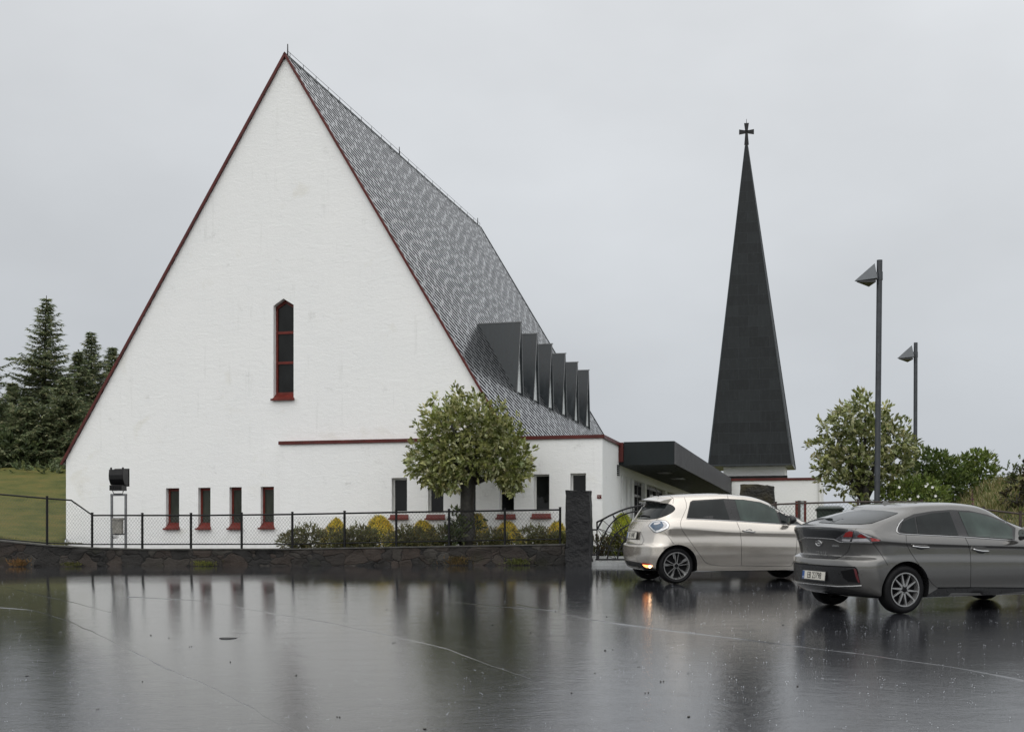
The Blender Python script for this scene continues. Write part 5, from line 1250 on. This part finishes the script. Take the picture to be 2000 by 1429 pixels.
A.patch('front_side_window', z3([(1214, 264), (1300, 270), (1450, 294), (1590, 352), (1632, 481), (1268, 459)]), M['carglass_clear'], .007, rnd=0, mirror=True)
A.patch('quarter_window', z3([(1618, 372), (1700, 420), (1790, 480), (1650, 478)]), M['carglass'], .007, rnd=0, mirror=True)
A.line('chrome_strip', [z3([(765, 441), (1000, 452), (1230, 464), (1450, 480), (1660, 494), (1842, 502)])], M['chrome'], .006, lift=.003, mirror=True)
A.patch('rear_window', z3([(300, 440), (318, 405), (400, 262), (500, 276), (615, 306), (650, 325), (664, 350), (645, 376), (590, 408), (495, 440), (380, 450)]), M['carglass'], .005, rnd=1)
o = A.patch('tail_lamp', z3([(409, 506), (432, 478), (456, 461), (525, 453), (578, 461), (596, 474), (609, 500), (598, 530), (525, 566), (490, 573), (465, 568), (440, 545)]), M['black'], .006, rnd=0)
A.patch('chrome_frame', z3([(414, 507), (436, 480), (458, 465), (525, 457), (575, 465), (592, 478), (604, 501), (594, 527), (522, 561), (490, 568), (469, 563), (445, 542)]), M['chrome'], .009, parent=o, rnd=0)
A.patch('lens', z3([(431, 508), (452, 482), (470, 474), (525, 467), (560, 472), (572, 490), (560, 515), (510, 545), (480, 552), (462, 540)]), M['lampblue'], .013, parent=o, rnd=0)
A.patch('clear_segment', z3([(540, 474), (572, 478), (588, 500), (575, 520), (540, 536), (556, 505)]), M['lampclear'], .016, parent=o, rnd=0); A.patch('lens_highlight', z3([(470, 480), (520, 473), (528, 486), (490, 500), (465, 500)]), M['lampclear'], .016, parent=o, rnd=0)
A.line('panel_gaps', [z3([(745, 240), (763, 290), (765, 340), (740, 400), (714, 460), (709, 500), (725, 545), (800, 650), (900, 790), (940, 845), (1000, 868), (1100, 878), (1278, 876), (1500, 880), (1745, 880)]), z3([(1145, 218), (1160, 290), (1178, 360), (1230, 464), (1262, 540), (1276, 650), (1278, 872)]), z3([(1770, 410), (1788, 500), (1793, 640), (1785, 760), (1745, 876)]),
      z3([(560, 565), (610, 620), (650, 678)]), z3([(612, 228), (645, 255), (640, 300)]), z3([(200, 664), (345, 683), (368, 650)]), z3([(222, 546), (340, 563), (355, 600), (372, 648)]), z3([(495, 440), (470, 480)])], M['black'], .0035)
A.line('door_handle', [z3([(1287, 548), (1300, 557), (1385, 566), (1400, 562)])], M['alloy'], .014, lift=.02); A.line('door_handle', [z3([(1320, 545), (1355, 538), (1375, 548)])], M['alloy'], .008, lift=.004)
pl_ = plate(A, 1236.5, 1044.5, 'EK 10487', tilt=10, dx=-.02)
lh = A.hit(*z8([(620, 995)])[0])
o = A.patch('rear_fog_lamp', z8([(510, 935), (560, 930), (700, 955), (748, 985), (748, 1040), (640, 1045), (580, 1015)]), M['lampred'], .010, rnd=0); A.patch('lit_lens', z8([(545, 965), (640, 975), (742, 985), (742, 1036), (640, 1038), (585, 1010)]), M['amber'], .016, parent=o, rnd=0)
hh = A.hit(*z8([(722, 1012)])[0])
if hh: m = MB(); bm = bmesh.new(); bmesh.ops.create_uvsphere(bm, u_segments=12, v_segments=8, radius=.024); bm.transform(Matrix.Translation(hh[0]+hh[1]*.02)); me = bpy.data.meshes.new('bulb'); bm.to_mesh(me); bm.free(); me.materials.append(M['amberhot']); link('bulb', me, o)
A.patch('rear_lower_trim', z3([(178, 822), (330, 848), (480, 905), (500, 935), (440, 930), (300, 880), (200, 870)]), M['blackplastic'], .006, rnd=0)
# spoiler over the rear window
m = MB(); prof = [(-.10, 1.512), (-.26, 1.478), (-.335, 1.452), (-.325, 1.432), (-.20, 1.42), (-.10, 1.44)]
secs = []
for k in range(13):
    t = (k/12-.5)*2; y = t*.60; sh_ = .10*abs(t)**2.5; dr_ = .035*t*t; secs.append([Vector((x+sh_, y, z-dr_)) for x, z in prof])
n = len(prof); m.add([v for q in secs for v in q], [(i*n+j, i*n+(j+1) % n, (i+1)*n+(j+1) % n, (i+1)*n+j) for i in range(12) for j in range(n)]+[tuple(range(n)), tuple(range(12*n, 13*n))]); sharp(m.build('spoiler', A.paint, A.root), 40)
h1 = A.hitd((-.05, 0, 3), (0, 0, -1)); m = MB(); m.tube([h1[0], h1[0]+Vector((-.08, 0, .16))], [.008, .003], 5); m.tube([h1[0], h1[0]+Vector((-.03, 0, .02))], .016, 8); m.build('aerial', M['black'], A.root)
A.line('rear_wiper', [z3([(340, 418), (375, 414), (425, 424)])], M['black'], .010, lift=.02)
def mirror_(car, x, y, z, mats, flip=1):
    bm = bmesh.new(); bmesh.ops.create_uvsphere(bm, u_segments=20, v_segments=14, radius=1)
    for v in bm.verts:
        c = v.co; c.x = c.x*(.11 if c.x > 0 else .045); c.y *= .125; c.z *= .082
    for f in bm.faces: f.smooth = True; f.material_index = 1 if f.calc_center_median().z < -.025 else 0
    me = bpy.data.meshes.new('wing_mirror'); bm.to_mesh(me); bm.free()
    for mt in mats: me.materials.append(mt)
    o = link('wing_mirror', me, car.root); o.location = (x, y*flip, z)
    m = MB(); m.tube([(0, -.02*(-flip)*-1, -.04), (.03, flip*.12 if y < 0 else -flip*.12, -.07)], [.03, .035], 8); m.build('mirror_arm', M['blackplastic'], o)
    m = MB(); m.box(-.044, -.041, -.07, .07, -.04, .04); m.build('mirror_glass', M['chrome'], o); return o
mirror_(A, 2.03, -.965, 1.10, [M['blackplastic'], M['blackplastic']]); mirror_(A, 2.03, -.965, 1.10, [M['blackplastic'], M['blackplastic']], -1)
# front glass and lamps, built from the front
def fcast(car): return lambda y, z: car.hitd((6, y/100, z/100), (-1, 0, 0))
A.patch('windscreen', [(-62, 103), (62, 103), (50, 140), (-50, 140)], M['carglass'], .004, caster=fcast(A), step=6, rnd=1)
A.patch('headlamp', [(50, 62), (78, 66), (76, 76), (56, 72)], M['lampclear'], .004, caster=fcast(A), step=4); A.patch('headlamp', [(-50, 62), (-78, 66), (-76, 76), (-56, 72)], M['lampclear'], .004, caster=fcast(A), step=4)
text_mesh('ZOE', .06, 'model_lettering', M['chrome'], A.root, Matrix.Translation((A.hitd((-3, .12, .975), (1, 0, 0))[0].x-.006, .12, .975)) @ REARM, sx_=1.3)

SR = [ring(.19, -.36, 3.3, .72), ring(.205, -.48, 3.4, .83), ring([(-.8, .30), (-.4, .25), (0, .21), (3.5, .21)], -.69, 3.5, .872, .45),
      ring([(-.85, .37), (0, .33), (3.5, .33)], -.78, 3.54, .880, .5), ring(.48, -.80, 3.58, .900, .52), ring([(-.88, .615), (0, .60), (3.5, .56)], -.815, 3.57, .905, .52), ring([(-.86, .70), (0, .69), (3.5, .62)], -.80, 3.55, .903, .52),
      ring([(-.8, .755), (0, .77), (3.5, .66)], -.70, 3.53, .890, .5), ring([(-.8, .90), (-.3, .90), (0, .88), (1, .85), (2.6, .79), (3.4, .68)], -.735, 3.50, .888, .5), ring([(-.8, .97), (-.4, .955), (0, .93), (1, .885), (2.6, .82), (3.4, .70)], -.76, 3.46, .906, .5),
      ring([(-.8, 1.0), (-.4, .985), (0, .955), (1, .91), (2.6, .85), (3.4, .72)], -.77, 3.42, .900, .5),
      ring([(-.82, 1.115), (-.5, 1.05), (-.2, 1.03), (0, 1.02), (1, .985), (2, .94), (2.7, .93), (3.1, .86)], -.80, 3.0, .862, .42), ring([(-.81, 1.135), (-.5, 1.10), (-.2, 1.065), (0, 1.045), (1, 1.01), (1.9, .97), (2.7, .965)], -.785, 2.85, .832, .42),
      ring([(-.70, 1.165), (-.3, 1.17), (0, 1.14), (1, 1.10), (1.9, 1.04), (2.5, 1.02)], -.66, 2.62, .775, .45), ring([(-.28, 1.275), (0, 1.27), (.4, 1.255), (1, 1.24), (1.6, 1.18), (2.2, 1.10)], -.28, 2.30, .705, .40),
      ring([(.0, 1.345), (.4, 1.355), (.8, 1.365), (1.2, 1.345), (1.6, 1.27), (2.0, 1.19)], .0, 2.04, .635, .35), ring([(.1, 1.385), (.5, 1.412), (.9, 1.42), (1.3, 1.395), (1.8, 1.28)], .10, 1.92, .585, .3),
      ring([(.2, 1.415), (.6, 1.442), (1.0, 1.448), (1.4, 1.42), (1.8, 1.33)], .22, 1.80, .38, .25), ring([(.25, 1.42), (.6, 1.447), (1.0, 1.453), (1.4, 1.426), (1.77, 1.345)], .25, 1.78, 0.0, .25)]
B_ = Car('grey_liftback', (5.14, 18.2), 22, .86, 'dark grey metallic liftback in the foreground, partly cut off by the right edge', SR, 2.70, .318, M['greypaint'], .375)
z4 = lambda pts: [(1520+x/4.1667, 950+y/4.1667) for x, y in pts]
z9 = lambda pts: [(1545+x/8.93, 1010+y/8.93) for x, y in pts]
for x in (0, 2.70):
    for sg in (-1, 1): B_.wheel(x, sg, .222, spokes_sedan, .205)
B_.patch('window_surround', z4([(963, 367), (972, 312), (1018, 262), (1100, 224), (1250, 199), (1400, 188), (1550, 195), (1700, 226), (1850, 283), (1930, 335), (1925, 434), (1700, 420), (1480, 407), (1040, 387), (985, 383)]), M['blackplastic'], .003, rnd=0, mirror=True)
B_.patch('quarter_window', z4([(988, 362), (1012, 290), (1050, 268), (1106, 248), (1130, 382), (1040, 378)]), M['carglass'], .007, rnd=0, mirror=True)
B_.patch('rear_side_window', z4([(1118, 245), (1250, 217), (1390, 205), (1466, 400), (1142, 384)]), M['carglass'], .007, rnd=0, mirror=True)
B_.patch('front_side_window', z4([(1464, 205), (1600, 215), (1740, 254), (1850, 305), (1900, 340), (1908, 428), (1548, 404)]), M['carglass_clear'], .007, rnd=0, mirror=True)
B_.line('chrome_strip', [z4([(1018, 264), (985, 300), (966, 340), (964, 366), (985, 383), (1040, 388), (1250, 398), (1480, 409), (1700, 423), (1928, 439)])], M['chrome'], .006, lift=.003, mirror=True)
B_.patch('rear_window', z4([(325, 291), (430, 245), (560, 207), (690, 189), (850, 196), (978, 214), (880, 255), (760, 298), (660, 306), (500, 303)]), M['carglass'], .005, rnd=0, step=3, jump=1.6)
B_.patch('rear_black_panel', z9([(205, 160), (400, 162), (700, 178), (1000, 208), (905, 290), (770, 378), (500, 352), (245, 342), (218, 300)]), M['gloss_black'], .005, rnd=0)
o = B_.patch('tail_lamp', z9([(768, 380), (905, 288), (1015, 206), (1097, 222), (1092, 260), (1042, 424), (870, 416), (800, 396)]), M['lampdark'], .007, rnd=0)
B_.patch('red_lens', z9([(915, 335), (960, 260), (1030, 235), (1085, 250), (1075, 335)]), M['lampred'], .011, parent=o, rnd=0); B_.patch('clear_lens', z9([(900, 372), (1040, 378), (1030, 412), (895, 405)]), M['lampclear'], .011, parent=o, rnd=0)
o = B_.patch('tail_lamp', z9([(1106, 224), (1250, 264), (1400, 328), (1560, 385), (1570, 402), (1545, 420), (1500, 427), (1055, 426), (1080, 340)]), M['lampdark'], .007, rnd=0)
B_.patch('red_lens', z9([(1150, 330), (1200, 285), (1270, 310), (1325, 350), (1260, 358)]), M['lampred'], .011, parent=o, rnd=0); B_.patch('red_tip_lens', z9([(1370, 345), (1470, 368), (1555, 398), (1530, 412), (1410, 412)]), M['lampred'], .011, parent=o, rnd=0)
B_.patch('clear_lens', z9([(1080, 375), (1310, 362), (1385, 412), (1070, 412)]), M['lampclear'], .011, parent=o, rnd=0); B_.patch('clear_edge_lens', z9([(1180, 250), (1300, 292), (1420, 345), (1350, 345), (1250, 290)]), M['lampclear'], .010, parent=o, rnd=0)
B_.line('silver_strip', [z9([(150, 392), (245, 350), (500, 358), (750, 378), (860, 430), (1030, 432), (1420, 436)])], M['alloy'], .006, lift=.004)
B_.patch('lower_tailgate_trim', z9([(152, 632), (400, 655), (780, 682), (878, 688), (760, 728), (500, 715), (280, 705), (190, 682)]), M['blackplastic'], .005, rnd=0)
B_.line('panel_gaps', [z9([(1040, 432), (1020, 520), (990, 590), (935, 645), (870, 688)]), z9([(1118, 215), (1150, 190)]), z9([(1420, 440), (1560, 620), (1690, 830)]), z4([(1040, 388), (1043, 460), (1075, 530), (1150, 640), (1250, 785), (1300, 826), (1400, 826), (1560, 822)]), z4([(1520, 411), (1548, 470), (1563, 540), (1568, 650), (1565, 822)])], M['black'], .0033)
B_.patch('bumper_insert', z9([(60, 790), (300, 822), (600, 845), (1112, 868), (1140, 898), (1180, 1020), (1212, 1165), (850, 1170), (600, 1150), (90, 1100), (60, 1050)]), M['blackplastic'], .006, rnd=0, step=3)
B_.line('bumper_edge', [z9([(60, 795), (300, 818), (600, 842), (1115, 866), (1145, 900), (1170, 980)])], M['alloydark'], .008, lift=.004)
B_.line('diffuser_lip', [z9([(50, 1092), (90, 1125), (300, 1145), (550, 1172), (830, 1196), (1050, 1196), (1235, 1186)])], M['alloydark'] if False else M['alloy'], .010, lift=.012)
o = B_.patch('corner_duct', z9([(870, 935), (1085, 895), (1150, 1000), (1192, 1135), (1010, 1118), (930, 1060)]), M['alloydark'], .010, rnd=0)
B_.patch('red_reflector', z9([(1098, 888), (1140, 900), (1205, 1130), (1172, 1128), (1128, 1010)]), M['reflector'], .013, rnd=0)
plate(B_, 1590.8, 1122.5, 'EB 23798', tilt=6, dx=-.012)
B_.line('door_handle', [z4([(1087, 477), (1110, 485), (1150, 491), (1222, 491)]), ], M['chrome'], .013, lift=.02); B_.line('door_handle', [z4([(1580, 507), (1605, 516), (1650, 524), (1706, 524)])], M['chrome'], .013, lift=.02)
B_.patch('handle_dark_patch', z4([(1110, 492), (1160, 498), (1205, 496), (1180, 512), (1140, 510)]), M['blackplastic'], .003, rnd=1); B_.patch('handle_dark_patch', z4([(1605, 524), (1650, 530), (1690, 528), (1668, 545), (1628, 542)]), M['blackplastic'], .003, rnd=1)  # flat dark patches on the door skin below the handles, no hollow modelled
B_.patch('sill_trim', z4([(1300, 828), (1560, 824), (1800, 824), (2015, 824), (2015, 850), (1700, 880), (1205, 915), (1215, 880)]), M['blackplastic'], .004, rnd=0, step=4)
B_.line('sill_strip', [z4([(1300, 820), (1560, 818), (1800, 820), (2015, 822)])], M['alloydark'], .006, lift=.006)
# oval badge with a slanted H, wordmarks
c = B_.hit(*z9([(465, 447)])[0]); cz = c[0].z; cx_ = B_.hitd((-3, 0, cz), (1, 0, 0))[0].x-.012
Lm = Matrix.Translation((cx_, 0, cz)) @ REARM
m = MB(); m.tube([(.062*math.cos(a/16*math.pi), .034*math.sin(a/16*math.pi), 0) for a in range(33)], .006, 6)
for a, b in (((-.030, -.018), (-.018, .022)), ((.018, -.022), (.030, .018)), ((-.024, -.004), (.024, .004))): m.tube([(*a, 0), (*b, 0)], .006, 6)
o = m.build('badge', M['chrome'], B_.root); o.matrix_local = Lm
zz = cz-.125; text_mesh('I  O  N  I  Q', .042, 'model_lettering', M['alloy'], B_.root, Matrix.Translation((B_.hitd((-3, 0, zz), (1, 0, 0))[0].x-.006, 0, zz)) @ REARM, sx_=1.1)
zz = cz-.02; xx = min(B_.hitd((-3, -.40, zz), (1, 0, 0))[0].x, B_.hitd((-3, -.30, zz), (1, 0, 0))[0].x); text_mesh('electric', .042, 'trim_lettering', M['alloy'], B_.root, Matrix.Translation((xx-.012, -.36, zz)) @ REARM @ Matrix.Rotation(R(10), 4, 'Y'))
# shark fin aerial, mirrors
h1 = B_.hitd((.36, 0, 3), (0, 0, -1)); m = MB(); z = h1[0].z-.01
m.add([Vector((.30, 0, z+.06)), Vector((.28, -.02, z)), Vector((.28, .02, z)), Vector((.44, 0, z+.01)), Vector((.32, 0, z+.057))], [(0, 1, 2), (0, 4, 3, 1), (0, 2, 3, 4), (1, 3, 2)]); sharp(m.build('shark_fin_aerial', M['greypaint'], B_.root), 60)
mirror_(B_, 1.84, -1.02, 1.04, [M['greypaint'], M['blackplastic']]); mirror_(B_, 1.84, -1.02, 1.04, [M['greypaint'], M['blackplastic']], -1)
B_.patch('windscreen', [(-65, 100), (65, 100), (52, 131), (-52, 131)], M['carglass'], .004, caster=fcast(B_), step=6, rnd=1)
B_.patch('headlamp', [(50, 60), (80, 64), (78, 72), (56, 70)], M['lampclear'], .004, caster=fcast(B_), step=4); B_.patch('headlamp', [(-50, 60), (-80, 64), (-78, 72), (-56, 70)], M['lampclear'], .004, caster=fcast(B_), step=4)
